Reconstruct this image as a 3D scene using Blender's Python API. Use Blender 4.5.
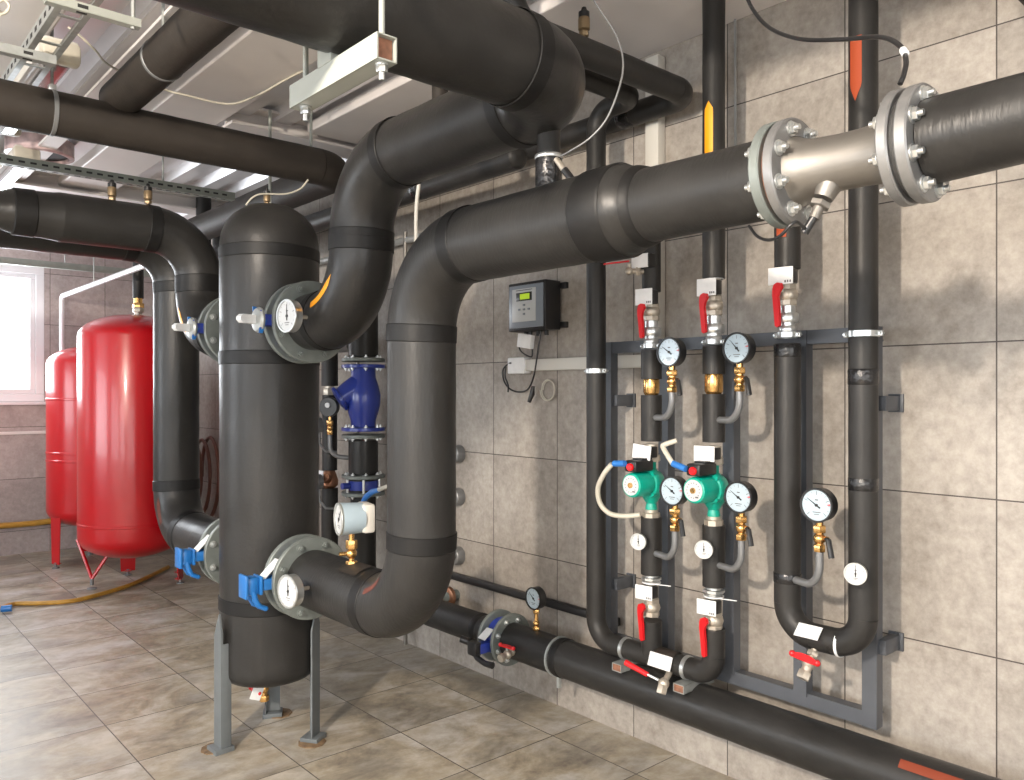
import bpy, bmesh, math, random
from mathutils import Vector, Matrix
random.seed(7)
V = Vector
PI = math.pi
sc = bpy.context.scene
col = sc.collection
for o in list(bpy.data.objects): bpy.data.objects.remove(o)

# ------------------------------------------------------------------ camera
H = 1.57                      # eye height
TH = math.radians(41.34)      # heading, clockwise from +Y
F = 807.0
cd = bpy.data.cameras.new('camera'); cam = bpy.data.objects.new('camera', cd); col.objects.link(cam)
cd.sensor_width = 36; cd.lens = F * 36 / 1024; cd.clip_start = .02; cd.clip_end = 200
cd.shift_y = -(390 - 391.5) / 1024.0
cam.location = (0, 0, H); cam.rotation_euler = (PI / 2, 0, -TH)
sc.camera = cam
sc.view_settings.view_transform = 'Standard'; sc.view_settings.look = 'None'
sc.view_settings.gamma = 1; sc.view_settings.exposure = -0.10
sc.view_settings.use_curve_mapping = False
sc.cycles.use_denoising = True
sc.cycles.max_bounces = 8; sc.cycles.diffuse_bounces = 4; sc.cycles.glossy_bounces = 4
sc.cycles.sample_clamp_indirect = 4

# ------------------------------------------------------------------ materials
def nt(name):
    m = bpy.data.materials.new(name); m.use_nodes = True
    t = m.node_tree; b = t.nodes['Principled BSDF']
    return m, t, b
def N(t, k, **kw):
    n = t.nodes.new(k)
    for a, v in kw.items(): setattr(n, a, v)
    return n
def mat(name, c, rough=.5, metal=0., bump=0., bscale=60., var=0., vscale=6., coat=0., emit=0., aniso=None, spec=None, rvar=0.):
    m, t, b = nt(name)
    b.inputs['Base Color'].default_value = (*c, 1)
    b.inputs['Roughness'].default_value = rough; b.inputs['Metallic'].default_value = metal
    if spec is not None: b.inputs['Specular IOR Level'].default_value = spec
    if coat: b.inputs['Coat Weight'].default_value = coat; b.inputs['Coat Roughness'].default_value = .08
    if emit:
        b.inputs['Emission Color'].default_value = (*c, 1); b.inputs['Emission Strength'].default_value = emit
    g = N(t, 'ShaderNodeNewGeometry')
    if var or rvar:
        n = N(t, 'ShaderNodeTexNoise'); n.inputs['Scale'].default_value = vscale; n.inputs['Detail'].default_value = 5
        t.links.new(g.outputs['Position'], n.inputs['Vector'])
        if var:
            r = N(t, 'ShaderNodeMapRange'); r.inputs['From Min'].default_value = .3; r.inputs['From Max'].default_value = .7
            r.inputs['To Min'].default_value = 1 - var; r.inputs['To Max'].default_value = 1 + var
            t.links.new(n.outputs['Fac'], r.inputs['Value'])
            mx = N(t, 'ShaderNodeVectorMath', operation='SCALE'); mx.inputs[0].default_value = c
            t.links.new(r.outputs[0], mx.inputs['Scale']); t.links.new(mx.outputs[0], b.inputs['Base Color'])
        if rvar:
            r = N(t, 'ShaderNodeMapRange'); r.inputs['From Min'].default_value = .3; r.inputs['From Max'].default_value = .7
            r.inputs['To Min'].default_value = rough - rvar; r.inputs['To Max'].default_value = rough + rvar
            t.links.new(n.outputs['Fac'], r.inputs['Value']); t.links.new(r.outputs[0], b.inputs['Roughness'])
    if bump:
        n = N(t, 'ShaderNodeTexNoise'); n.inputs['Scale'].default_value = bscale; n.inputs['Detail'].default_value = 4
        src = g.outputs['Position']
        if aniso:
            mp = N(t, 'ShaderNodeMapping'); mp.inputs['Scale'].default_value = aniso
            t.links.new(src, mp.inputs['Vector']); src = mp.outputs[0]
        t.links.new(src, n.inputs['Vector'])
        bp = N(t, 'ShaderNodeBump'); bp.inputs['Strength'].default_value = bump; bp.inputs['Distance'].default_value = .004
        t.links.new(n.outputs['Fac'], bp.inputs['Height']); t.links.new(bp.outputs[0], b.inputs['Normal'])
    return m

M = {}
M['foam'] = mat('black_insulation_foam', (.021, .0203, .0195), .38, bump=.25, bscale=55, var=.12, vscale=9, rvar=.07, spec=.30)
M['foam_wr'] = mat('wrinkled_insulation_foam', (.021, .0203, .0195), .44, bump=.3, bscale=40, var=.12, vscale=7, rvar=.07, aniso=(1, 2.6, .7), spec=.30)
M['foam_br'] = mat('dull_insulation_foam', (.030, .025, .021), .58, bump=.25, bscale=55, var=.12, vscale=9, spec=.30)
M['foam_r'] = mat('riser_insulation_foam', (.022, .021, .020), .46, bump=.3, bscale=45, var=.12, vscale=12, spec=.30)
M['tape'] = mat('insulation_tape', (.009, .0088, .0088), .5, bump=.15, bscale=80, spec=.25)
M['vinyl'] = mat('shiny_black_vinyl', (.012, .012, .013), .16, bump=.9, bscale=70)
M['black'] = mat('black_plastic', (.015, .015, .016), .35)
M['galv'] = mat('galvanized_steel', (.42, .44, .43), .42, .55, var=.12, vscale=30, bump=.08)
M['zinc'] = mat('zinc_bolt', (.62, .64, .64), .3, .85)
M['flange'] = mat('painted_grey_flange', (.17, .19, .18), .45, .25, var=.1, vscale=25)
M['flange_l'] = mat('light_steel_flange', (.24, .24, .24), .42, .55, var=.12, vscale=25)
M['steel'] = mat('brushed_stainless_steel', (.24, .225, .205), .5, .8, var=.06, vscale=10, bump=.1, bscale=120, aniso=(1, .1, 1))
M['nickel'] = mat('nickel_plated_brass', (.50, .45, .38), .42, .65, var=.1, vscale=60)
M['brass'] = mat('brass', (.72, .43, .16), .26, .95, var=.12, vscale=60)
M['oldbrass'] = mat('dull_old_brass', (.30, .22, .13), .45, .7)
M['copper'] = mat('bronze_valve', (.40, .20, .12), .4, .8)
M['frame'] = mat('grey_blue_frame_paint', (.075, .082, .095), .42, .1, var=.08, vscale=14)
M['legpaint'] = mat('grey_leg_paint', (.125, .14, .148), .45, .1, var=.1, vscale=10)
M['bracket'] = mat('pale_grey_channel_paint', (.36, .38, .35), .5, .15, var=.06, vscale=10)
M['strut'] = mat('perforated_steel_strut', (.27, .29, .26), .5, .3, var=.1, vscale=20)
M['hole'] = mat('slot_dark', (.02, .02, .02), .8)
M['rust'] = mat('rusty_edge', (.22, .10, .06), .8, var=.3, vscale=60)
M['rustpad'] = mat('stained_grout', (.17, .11, .06), .8, var=.3, vscale=30)
M['red'] = mat('red_tank_enamel', (.43, .001, .006), .28, coat=.25)
M['lever'] = mat('red_lever_vinyl', (.62, .01, .015), .35, bump=.1)
M['knob'] = mat('red_knob', (.9, .01, .015), .3)
M['white'] = mat('white_card', (.80, .81, .82), .5, var=.04, vscale=40)
M['ink'] = mat('printed_ink', (.12, .12, .13), .6)
M['cream'] = mat('cream_cable_sheath', (.55, .52, .44), .45)
M['greyw'] = mat('light_trunking', (.60, .58, .53), .5)
M['green'] = mat('green_pump_enamel', (.0, .33, .24), .3, coat=.3)
M['blue'] = mat('royal_blue_enamel', (.022, .045, .30), .3, coat=.3)
M['bhandle'] = mat('bright_blue_handle', (.012, .13, .40), .35, coat=.2)
M['bsleeve'] = mat('blue_sleeve', (.03, .18, .55), .4)
M['dial'] = mat('pale_dial_face', (.44, .54, .61), .25, coat=.3)
M['dialw'] = mat('white_dial_face', (.58, .60, .61), .25, coat=.3)
M['siph'] = mat('grey_siphon_tube', (.20, .205, .21), .38, .35)
M['orange'] = mat('orange_marking', (.90, .36, .005), .45)
M['redor'] = mat('red_orange_marking', (.33, .05, .01), .7)
M['dkor'] = mat('dark_orange_marking', (.19, .032, .010), .75)
M['brownred'] = mat('rust_red_marking', (.11, .03, .02), .85, var=.3, vscale=50)
M['boxgrey'] = mat('grey_blue_transmitter', (.36, .45, .51), .35, var=.05)
M['lcd'] = mat('green_display', (.42, .62, .03), .3, emit=.35)
M['ctrl'] = mat('controller_face', (.20, .23, .27), .3)
M['ctrlp'] = mat('controller_panel', (.48, .50, .51), .35)
M['winf'] = mat('white_window_frame', (.72, .72, .74), .35)
M['pvc'] = mat('white_pvc', (.70, .71, .74), .3)
M['grey_tube'] = mat('grey_conduit', (.33, .34, .34), .35, .3)
M['yhose'] = mat('yellow_hose', (.42, .22, .03), .45, var=.15, vscale=20)
M['brhose'] = mat('brown_hose', (.17, .07, .05), .45)
M['ceil'] = mat('ceiling_sheet', (.75, .72, .72), .38, .1, var=.04, vscale=2)
M['ceilm'] = mat('ceiling_metal_deck', (.80, .79, .81), .32, .25, var=.07, vscale=3)
M['beam'] = mat('ceiling_beam_paint', (.72, .68, .66), .5, var=.04, vscale=3)
M['plaster'] = mat('plain_wall_plaster', (.55, .53, .50), .8)
M['rubber'] = mat('rubber_gasket', (.03, .03, .03), .6)
M['pinkfilm'] = mat('pink_duct_film', (.55, .42, .42), .2, var=.3, vscale=18)

def glassmat(name, c=(1, 1, 1), alpha=.18, rough=.05):
    m, t, b = nt(name)
    gl = N(t, 'ShaderNodeBsdfGlossy'); gl.inputs['Roughness'].default_value = rough
    tr = N(t, 'ShaderNodeBsdfTransparent'); tr.inputs['Color'].default_value = (*c, 1)
    mx = N(t, 'ShaderNodeMixShader'); mx.inputs[0].default_value = alpha
    t.links.new(tr.outputs[0], mx.inputs[1]); t.links.new(gl.outputs[0], mx.inputs[2])
    t.links.new(mx.outputs[0], t.nodes['Material Output'].inputs['Surface'])
    return m
M['glass'] = glassmat('window_glass', alpha=.06)
M['film'] = glassmat('clear_lamp_cover', (.85, .83, .84), .35, .12)

def tilemat(name, axis, pu, su, pz, sz, c1, c2, joint=.0045, floor=False):
    """square tiles laid on a grid; axis = 0 or 1, the world axis running along the surface"""
    m, t, b = nt(name); L = t.links
    g = N(t, 'ShaderNodeNewGeometry'); sp = N(t, 'ShaderNodeSeparateXYZ'); L.new(g.outputs['Position'], sp.inputs[0])
    def coord(i, p, s):
        a = N(t, 'ShaderNodeMath', operation='SUBTRACT'); L.new(sp.outputs[i], a.inputs[0]); a.inputs[1].default_value = p
        d = N(t, 'ShaderNodeMath', operation='DIVIDE'); L.new(a.outputs[0], d.inputs[0]); d.inputs[1].default_value = s
        fr = N(t, 'ShaderNodeMath', operation='FRACT'); L.new(d.outputs[0], fr.inputs[0])
        fl = N(t, 'ShaderNodeMath', operation='FLOOR'); L.new(d.outputs[0], fl.inputs[0])
        pp = N(t, 'ShaderNodeMath', operation='PINGPONG'); L.new(d.outputs[0], pp.inputs[0]); pp.inputs[1].default_value = .5
        lt = N(t, 'ShaderNodeMath', operation='LESS_THAN'); L.new(pp.outputs[0], lt.inputs[0]); lt.inputs[1].default_value = joint / s / 2
        return fl.outputs[0], lt.outputs[0]
    fu, ju = coord(axis, pu, su)
    fz, jz = coord(1 if floor else 2, pz, sz)
    cb = N(t, 'ShaderNodeCombineXYZ'); L.new(fu, cb.inputs[0]); L.new(fz, cb.inputs[1])
    wn = N(t, 'ShaderNodeTexWhiteNoise', noise_dimensions='3D'); L.new(cb.outputs[0], wn.inputs['Vector'])
    off = N(t, 'ShaderNodeVectorMath', operation='SCALE'); L.new(wn.outputs['Color'], off.inputs[0]); off.inputs['Scale'].default_value = 30
    ad = N(t, 'ShaderNodeVectorMath', operation='ADD'); L.new(g.outputs['Position'], ad.inputs[0]); L.new(off.outputs[0], ad.inputs[1])
    mp = N(t, 'ShaderNodeMapping'); L.new(ad.outputs[0], mp.inputs['Vector'])
    mp.inputs['Scale'].default_value = (1.0, 1.3, 1) if floor else (1, 1, 1)
    n1 = N(t, 'ShaderNodeTexNoise'); n1.inputs['Scale'].default_value = 3.0 if floor else 3.0; n1.inputs['Detail'].default_value = 9
    n1.inputs['Roughness'].default_value = .68; n1.inputs['Distortion'].default_value = .7 if floor else .4
    L.new(mp.outputs[0], n1.inputs['Vector'])
    n2 = N(t, 'ShaderNodeTexNoise'); n2.inputs['Scale'].default_value = 26 if not floor else 14; n2.inputs['Detail'].default_value = 6
    n2.inputs['Roughness'].default_value = .7
    L.new(mp.outputs[0], n2.inputs['Vector'])
    mixn = N(t, 'ShaderNodeMix'); mixn.inputs[0].default_value = .50 if not floor else .28
    L.new(n1.outputs['Fac'], mixn.inputs[2]); L.new(n2.outputs['Fac'], mixn.inputs[3])
    r = N(t, 'ShaderNodeValToRGB'); r.color_ramp.elements[0].position = .36; r.color_ramp.elements[1].position = .62
    r.color_ramp.elements[0].color = (*c1, 1); r.color_ramp.elements[1].color = (*c2, 1)
    if floor:
        e = r.color_ramp.elements.new(.47); e.color = (c1[0] * .55 + c2[0] * .45, c1[1] * .52 + c2[1] * .44, c1[2] * .44 + c2[2] * .40, 1)
    L.new(mixn.outputs[0], r.inputs[0])
    src_ = r.outputs['Color']
    if floor:
        n3 = N(t, 'ShaderNodeTexNoise'); n3.inputs['Scale'].default_value = 1.7; n3.inputs['Detail'].default_value = 6; n3.inputs['Roughness'].default_value = .6
        L.new(ad.outputs[0], n3.inputs['Vector'])
        r3 = N(t, 'ShaderNodeValToRGB'); r3.color_ramp.elements[0].position = .38; r3.color_ramp.elements[1].position = .62
        r3.color_ramp.elements[0].color = (.62, .60, .58, 1); r3.color_ramp.elements[1].color = (1.12, 1.12, 1.14, 1)
        e3 = r3.color_ramp.elements.new(.50); e3.color = (1.0, .92, .78, 1)
        L.new(n3.outputs['Fac'], r3.inputs[0])
        m3 = N(t, 'ShaderNodeMix', data_type='RGBA', blend_type='MULTIPLY'); m3.inputs[0].default_value = .65
        L.new(src_, m3.inputs[6]); L.new(r3.outputs[0], m3.inputs[7]); src_ = m3.outputs[2]
    # whole-tile tone
    mr = N(t, 'ShaderNodeMapRange'); L.new(wn.outputs['Value'], mr.inputs['Value']); mr.inputs['To Min'].default_value = .93; mr.inputs['To Max'].default_value = 1.06
    sc_ = N(t, 'ShaderNodeVectorMath', operation='SCALE'); L.new(src_, sc_.inputs[0]); L.new(mr.outputs[0], sc_.inputs['Scale'])
    mxj = N(t, 'ShaderNodeMath', operation='MAXIMUM'); L.new(ju, mxj.inputs[0]); L.new(jz, mxj.inputs[1])
    mc = N(t, 'ShaderNodeMix', data_type='RGBA'); L.new(mxj.outputs[0], mc.inputs[0]); L.new(sc_.outputs[0], mc.inputs[6])
    mc.inputs[7].default_value = (.05, .04, .036, 1) if not floor else (.07, .06, .05, 1)
    L.new(mc.outputs[2], b.inputs['Base Color'])
    rr = N(t, 'ShaderNodeMapRange'); L.new(n1.outputs['Fac'], rr.inputs['Value'])
    rr.inputs['To Min'].default_value = .30 if floor else .42; rr.inputs['To Max'].default_value = .55 if floor else .62
    L.new(rr.outputs[0], b.inputs['Roughness'])
    inv = N(t, 'ShaderNodeMath', operation='MULTIPLY_ADD'); L.new(mxj.outputs[0], inv.inputs[0]); inv.inputs[1].default_value = -1.5; L.new(mixn.outputs[0], inv.inputs[2])
    bp = N(t, 'ShaderNodeBump'); bp.inputs['Strength'].default_value = .25; bp.inputs['Distance'].default_value = .003
    L.new(inv.outputs[0], bp.inputs['Height']); L.new(bp.outputs[0], b.inputs['Normal'])
    return m
M['tileR'] = tilemat('greige_wall_tile', 1, .905, .495, .225, .501, (.225, .198, .172), (.41, .375, .335))
M['tileB'] = tilemat('greige_wall_tile_back', 0, .34, .5, .225, .501, (.27, .225, .215), (.42, .36, .345))
M['floor'] = tilemat('slate_floor_tile', 0, 1.07, .5, 3.62, .49, (.19, .168, .145), (.47, .45, .42), joint=.005, floor=True)

# ------------------------------------------------------------------ mesh builder
def frame_from(d):
    d = V(d).normalized()
    u = V((0, 0, 1)) if abs(d.z) < .9 else V((1, 0, 0))
    a = u.cross(d).normalized(); b = d.cross(a).normalized()
    return a, b, d
class MB:
    def __init__(s, mx=None): s.bm = bmesh.new(); s.mx = mx or Matrix.Identity(4); s.mi = 0; s.extra = []
    def P(s, p): return s.mx @ V(p)
    def ring(s, c, a, b, r, n): return [s.bm.verts.new(s.P(V(c) + a * (r * math.cos(2 * PI * i / n)) + b * (r * math.sin(2 * PI * i / n)))) for i in range(n)]
    def face(s, vs):
        try:
            f = s.bm.faces.new(vs); f.material_index = s.mi; return f
        except ValueError: return None
    def bridge(s, A, B):
        n = len(A)
        for i in range(n): s.face((A[i], A[(i + 1) % n], B[(i + 1) % n], B[i]))
    def sweep(s, pts, rad, n=24, caps=True):
        pts = [V(p) for p in pts]
        if not hasattr(rad, '__len__'): rad = [rad] * len(pts)
        a, b, d = frame_from(pts[1] - pts[0]); R = []
        pd = d
        for i, p in enumerate(pts):
            if i == 0: t = pts[1] - pts[0]
            elif i == len(pts) - 1: t = pts[-1] - pts[-2]
            else: t = (pts[i + 1] - p).normalized() + (p - pts[i - 1]).normalized()
            t.normalize()
            q = pd.rotation_difference(t); a = q @ a; b = q @ b; pd = t
            R.append(s.ring(p, a, b, rad[i], n))
        for i in range(len(R) - 1): s.bridge(R[i], R[i + 1])
        if caps: s.face(R[0][::-1]); s.face(R[-1])
        return s
    def cyl(s, p0, p1, r0, r1=None, n=24): return s.sweep([p0, p1], [r0, r0 if r1 is None else r1], n)
    def lathe(s, o, d, prof, n=32, closed=False):
        """prof: list of (along, radius)"""
        o = V(o); a, b, d = frame_from(d); R = []
        for (h, r) in prof: R.append(s.ring(o + d * h, a, b, max(r, 1e-5), n))
        for i in range(len(R) - 1): s.bridge(R[i], R[i + 1])
        if closed: s.bridge(R[-1], R[0])
        else: s.face(R[0][::-1]); s.face(R[-1])
        return s
    def box(s, c, size, rot=None, bev=0.):
        x, y, z = [v / 2 for v in size]; c = V(c); rm = rot or Matrix.Identity(3)
        tmp = bmesh.new()
        vs = [tmp.verts.new((sx * x, sy * y, sz * z)) for sx in (-1, 1) for sy in (-1, 1) for sz in (-1, 1)]
        for f in ((0, 1, 3, 2), (4, 6, 7, 5), (0, 4, 5, 1), (2, 3, 7, 6), (0, 2, 6, 4), (1, 5, 7, 3)): tmp.faces.new([vs[i] for i in f])
        if bev: bmesh.ops.bevel(tmp, geom=list(tmp.edges), offset=min(bev, min(size) * .4), segments=2, profile=.5, affect='EDGES')
        mp = {v: s.bm.verts.new(s.P(c + rm @ v.co)) for v in tmp.verts}
        for f in tmp.faces: s.face([mp[v] for v in f.verts])
        tmp.free(); return s
    def hexn(s, p0, p1, r, n=6):
        a, b, d = frame_from(V(p1) - V(p0)); c = .12 * (V(p1) - V(p0)).length
        s.sweep([V(p0), V(p0) + d * c, V(p1) - d * c, V(p1)], [r * .92, r, r, r * .92], n); return s
    def prism(s, poly, thick, o=(0, 0, 0), ax=V((0, 1, 0)), up=V((0, 0, 1))):
        """2-D polygon in the plane (ax, up), extruded both ways along the normal"""
        o = V(o); ax = V(ax).normalized(); up = V(up).normalized(); n = ax.cross(up).normalized() * thick / 2
        A = [s.bm.verts.new(s.P(o + ax * x + up * y + n)) for x, y in poly]
        B = [s.bm.verts.new(s.P(o + ax * x + up * y - n)) for x, y in poly]
        s.bridge(B, A); s.face(A); s.face(B[::-1]); return s
    def ball(s, c, r, sc=(1, 1, 1), n=16):
        prof = []
        R = []
        for i in range(1, n // 2):
            t = PI * i / (n // 2)
            R.append([s.bm.verts.new(s.P(V(c) + V((sc[0] * r * math.sin(t) * math.cos(2 * PI * k / n), sc[1] * r * math.sin(t) * math.sin(2 * PI * k / n), -sc[2] * r * math.cos(t))))) for k in range(n)])
        for i in range(len(R) - 1): s.bridge(R[i], R[i + 1])
        s.face(R[0][::-1]); s.face(R[-1]); return s
    def build(s, name, m, parent=None, smooth=True, **pr):
        bmesh.ops.recalc_face_normals(s.bm, faces=s.bm.faces)
        if parent is not None: off = ROOT[parent.name]
        else:
            vs = [v.co for v in s.bm.verts]
            lo = [min(v[i] for v in vs) for i in range(3)]; hi = [max(v[i] for v in vs) for i in range(3)]
            off = Matrix.Translation(((lo[0] + hi[0]) / 2, (lo[1] + hi[1]) / 2, lo[2]))
        s.bm.transform(off.inverted())
        me = bpy.data.meshes.new(name); s.bm.to_mesh(me); s.bm.free()
        if smooth:
            me.polygons.foreach_set('use_smooth', [True] * len(me.polygons))
            me.set_sharp_from_angle(angle=math.radians(38))
        o = bpy.data.objects.new(name, me); col.objects.link(o)
        me.materials.append(M[m] if isinstance(m, str) else m)
        for e_ in s.extra: me.materials.append(M[e_])
        if parent is not None: o.parent = parent
        else: o.matrix_world = off
        ROOT[o.name] = off
        for k, v in pr.items(): o[k] = v
        return o
ROOT = {}
def thing(name, label, cat, loc, rz=0, group=None):
    o = bpy.data.objects.new(name, None); col.objects.link(o)
    o.empty_display_size = .05
    o.location = loc; o.rotation_euler = (0, 0, rz)
    o['label'] = label; o['category'] = cat
    if group: o['group'] = group
    ROOT[o.name] = Matrix.Translation(loc) @ Matrix.Rotation(rz, 4, 'Z')
    return o
def tag(o, label, cat, group=None):
    o['label'] = label; o['category'] = cat
    if group: o['group'] = group
    return o
def struct(o): o['kind'] = 'structure'; return o
def MX(loc, rz=0): return Matrix.Translation(loc) @ Matrix.Rotation(rz, 4, 'Z')

def fillet(pts, R, n=14):
    """returns list of ('s'|'e', [points]) pieces"""
    pts = [V(p) for p in pts]; out = []; cur = pts[0]
    if not hasattr(R, '__len__'): R = [R] * (len(pts) - 2)
    for i in range(1, len(pts) - 1):
        a = (pts[i - 1] - pts[i]).normalized(); b = (pts[i + 1] - pts[i]).normalized()
        ang = a.angle(b); r = R[i - 1]; t = r / math.tan(ang / 2)
        s = pts[i] + a * t; e = pts[i] + b * t
        c = pts[i] + (a + b).normalized() * (r / math.sin(ang / 2))
        out.append(('s', [cur, s]))
        q0 = s - c; q1 = e - c; w = q0.angle(q1); arc = []
        for k in range(n + 1):
            u = k / n; arc.append(c + (q0 * math.sin((1 - u) * w) + q1 * math.sin(u * w)) / math.sin(w))
        out.append(('e', arc)); cur = e
    out.append(('s', [cur, pts[-1]])); return out
def flat(pieces):
    o = []
    for k, p in pieces:
        for q in p:
            if not o or (q - o[-1]).length > 1e-5: o.append(q)
    return o
def subdiv(a, b, n): return [a + (b - a) * (i / n) for i in range(n + 1)]
def insul(root, pts, R, r, m='foam', n=40, band=.045, er=1.0, bands=True, straight='straight_section', endband=None, skip_last=False):
    """insulated pipe run as straight sections and elbows, each a part, with tape at the joints"""
    pcs = fillet(pts, R)
    for i, (k, p) in enumerate(pcs):
        if k == 's':
            L = (p[1] - p[0]).length
            if L < .004: continue
            q = subdiv(p[0], p[1], max(2, int(L / .06)))
            MB().sweep(q, [r * (1 + .006 * math.sin(j * 2.3 + i)) if 0 < j < len(q) - 1 else r for j in range(len(q))], n).build(straight, m, root)
        else:
            MB().sweep(p, r * er, n).build('elbow', m, root)
            if bands:
                for e, d in ((p[0], (p[1] - p[0])), (p[-1], (p[-2] - p[-1]))):
                    d = d.normalized() * band / 2
                    MB().sweep([e - d, e - d * .9, e + d * .9, e + d], [r * er + .001, r * er + .0035, r * er + .0035, r * er + .001], n, caps=False).build('tape_band', 'tape', root)
    return flat(pcs)
def arc_len(path):
    s = [0]
    for a, b in zip(path, path[1:]): s.append(s[-1] + (b - a).length)
    return s
def sticker(root, path, r, s0, s1, ref, width, m, tip=.03, name='flow_arrow', th=.0012, tip_at_end=True, n=14):
    """a marking that hugs the pipe between arc lengths s0 and s1, centred on direction ref"""
    S = arc_len(path); ref = V(ref)
    def at(s):
        for i in range(len(S) - 1):
            if s <= S[i + 1] or i == len(S) - 2:
                t = (s - S[i]) / (S[i + 1] - S[i]); p = path[i].lerp(path[i + 1], t)
                d0 = (path[i + 1] - path[i]).normalized()
                d1 = (path[min(i + 2, len(path) - 1)] - path[min(i + 1, len(path) - 2)]).normalized()
                return p, (d0.lerp(d1, t)).normalized()
    mb = MB(); G = []
    for i in range(n + 1):
        s = s0 + (s1 - s0) * i / n; p, d = at(s)
        dist = (s1 - s) if tip_at_end else (s - s0)
        w = width * min(1, dist / tip) if tip else width
        a = (ref - d * ref.dot(d)).normalized(); b = d.cross(a)
        row = []
        for j in range(7):
            ph = (w * (j / 6 - .5)) / r
            row.append(mb.bm.verts.new(p + (a * math.cos(ph) + b * math.sin(ph)) * (r + th)))
        G.append(row)
    for i in range(n):
        for j in range(6): mb.face((G[i][j], G[i][j + 1], G[i + 1][j + 1], G[i + 1][j]))
    return mb.build(name, m, root)

# ------------------------------------------------------------------ room
WX, LY = 2.84, 9.0
XL, YF = -4.2, -3.2
ZC = 3.07
def slab(name, c, size, m): return struct(MB().box(c, size).build(name, m, smooth=False))
slab('floor', ((WX + XL) / 2, (LY + YF) / 2, -.05), (WX - XL + .4, LY - YF + .4, .1), 'floor')
slab('wall_right', (WX + .1, (LY + YF) / 2, 1.6), (.2, LY - YF + .4, 3.4), 'tileR')
def wall_open(name, axis, pos, lo, hi, ops, m, z1=3.3):
    """a wall slab with rectangular openings (u0,u1,z0,z1)"""
    mb = MB(); us = sorted({lo, hi} | {o[0] for o in ops} | {o[1] for o in ops})
    for a, b in zip(us, us[1:]):
        mid = (a + b) / 2; zs = [0]
        sub = [o for o in ops if o[0] < mid < o[1]]
        spans = [(0, z1)] if not sub else [(0, sub[0][2]), (sub[0][3], z1)]
        for z0_, z1_ in spans:
            if z1_ - z0_ < .01: continue
            if axis == 0: mb.box((mid, pos, (z0_ + z1_) / 2), (b - a, .2, z1_ - z0_))
            else: mb.box((pos, mid, (z0_ + z1_) / 2), (.2, b - a, z1_ - z0_))
    return struct(mb.build(name, m, smooth=False))
WIN = (.35, 1.79, 1.47, 2.79)
wall_open('wall_back', 0, LY + .1, XL, WX, [WIN, (-3.2, -1.0, 1.1, 2.79)], 'tileB')
LW = [(-2.4, .2, .9, 2.85), (.9, 3.6, .9, 2.85), (4.6, 7.6, .9, 2.85)]
wall_open('wall_left', 1, XL - .1, YF, LY, LW, 'plaster')
wall_open('wall_front', 0, YF - .1, XL, WX, [(-3.4, 1.6, .6, 2.85)], 'plaster')
def window(i, axis, pos, u0, u1, z0, z1, mull=True, f=.075):
    fr = MB(); d = .07
    def bx(u, z, su, sz, dd=d, off=0):
        if axis == 0: fr.box((u, pos + off, z), (su, dd, sz), bev=.006)
        else: fr.box((pos + off, u, z), (dd, su, sz), bev=.006)
    bx((u0 + u1) / 2, z0 + f / 2, u1 - u0, f); bx((u0 + u1) / 2, z1 - f / 2, u1 - u0, f)
    bx(u0 + f / 2, (z0 + z1) / 2, f, z1 - z0 - 2 * f); bx(u1 - f / 2, (z0 + z1) / 2, f, z1 - z0 - 2 * f)
    g = .045
    a0, a1, b0, b1 = u0 + f, u1 - f, z0 + f, z1 - f
    bx((a0 + a1) / 2, b0 + g / 2, a1 - a0, g, .05); bx((a0 + a1) / 2, b1 - g / 2, a1 - a0, g, .05)
    bx(a0 + g / 2, (b0 + b1) / 2, g, b1 - b0 - 2 * g, .05); bx(a1 - g / 2, (b0 + b1) / 2, g, b1 - b0 - 2 * g, .05)
    if mull: bx((a0 + a1) / 2, (b0 + b1) / 2, .08, b1 - b0 - 2 * g, .05)
    w = struct(fr.build('window_%d' % i, 'winf', smooth=False))
    gl = MB()
    if axis == 0: gl.box(((u0 + u1) / 2, pos + .01, (z0 + z1) / 2), (u1 - u0 - 2 * f - .02, .006, z1 - z0 - 2 * f - .02))
    else: gl.box((pos - .01, (u0 + u1) / 2, (z0 + z1) / 2), (.006, u1 - u0 - 2 * f - .02, z1 - z0 - 2 * f - .02))
    gl.build('pane', 'glass', w, smooth=False)
    return w
w1 = window(1, 0, LY + .04, *WIN, mull=False)
MB().box((1.075, LY - .01, 1.455), (1.5, .09, .03), bev=.004).build('sill', 'winf', w1)
window(2, 0, LY + .04, -3.2, -1.0, 1.1, 2.79)
for k, (a, b, c, d) in enumerate(LW): window(3 + k, 1, XL - .05, a, b, c, d)
window(6, 0, YF - .05, -3.4, 1.6, .6, 2.85)
# a horizontal tile trim on the window wall
struct(MB().box((-.7, LY - .008, 1.17), (6.6, .02, .03), bev=.004).build('trim_1', 'beam'))

# ceiling: trapezoid metal deck with ribs along Y, flat beams below
mb = MB(); y0, y1 = YF, LY; x = XL; prof = []
while x < WX:
    prof += [(x, 3.13), (x + .10, 3.13), (x + .13, 3.185), (x + .22, 3.185)]; x += .25
prof.append((x, 3.13))
A = [mb.bm.verts.new((a, y0, b)) for a, b in prof]; B = [mb.bm.verts.new((a, y1, b)) for a, b in prof]
A2 = [mb.bm.verts.new((a, y0, 3.25)) for a, b in prof]; B2 = [mb.bm.verts.new((a, y1, 3.25)) for a, b in prof]
for i in range(len(prof) - 1):
    mb.face((A[i], A[i + 1], B[i + 1], B[i])); mb.face((A2[i], B2[i], B2[i + 1], A2[i + 1]))
    mb.face((A[i], A2[i], A2[i + 1], A[i + 1])); mb.face((B[i], B[i + 1], B2[i + 1], B2[i]))
struct(mb.build('ceiling', 'ceilm', smooth=False))
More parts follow.
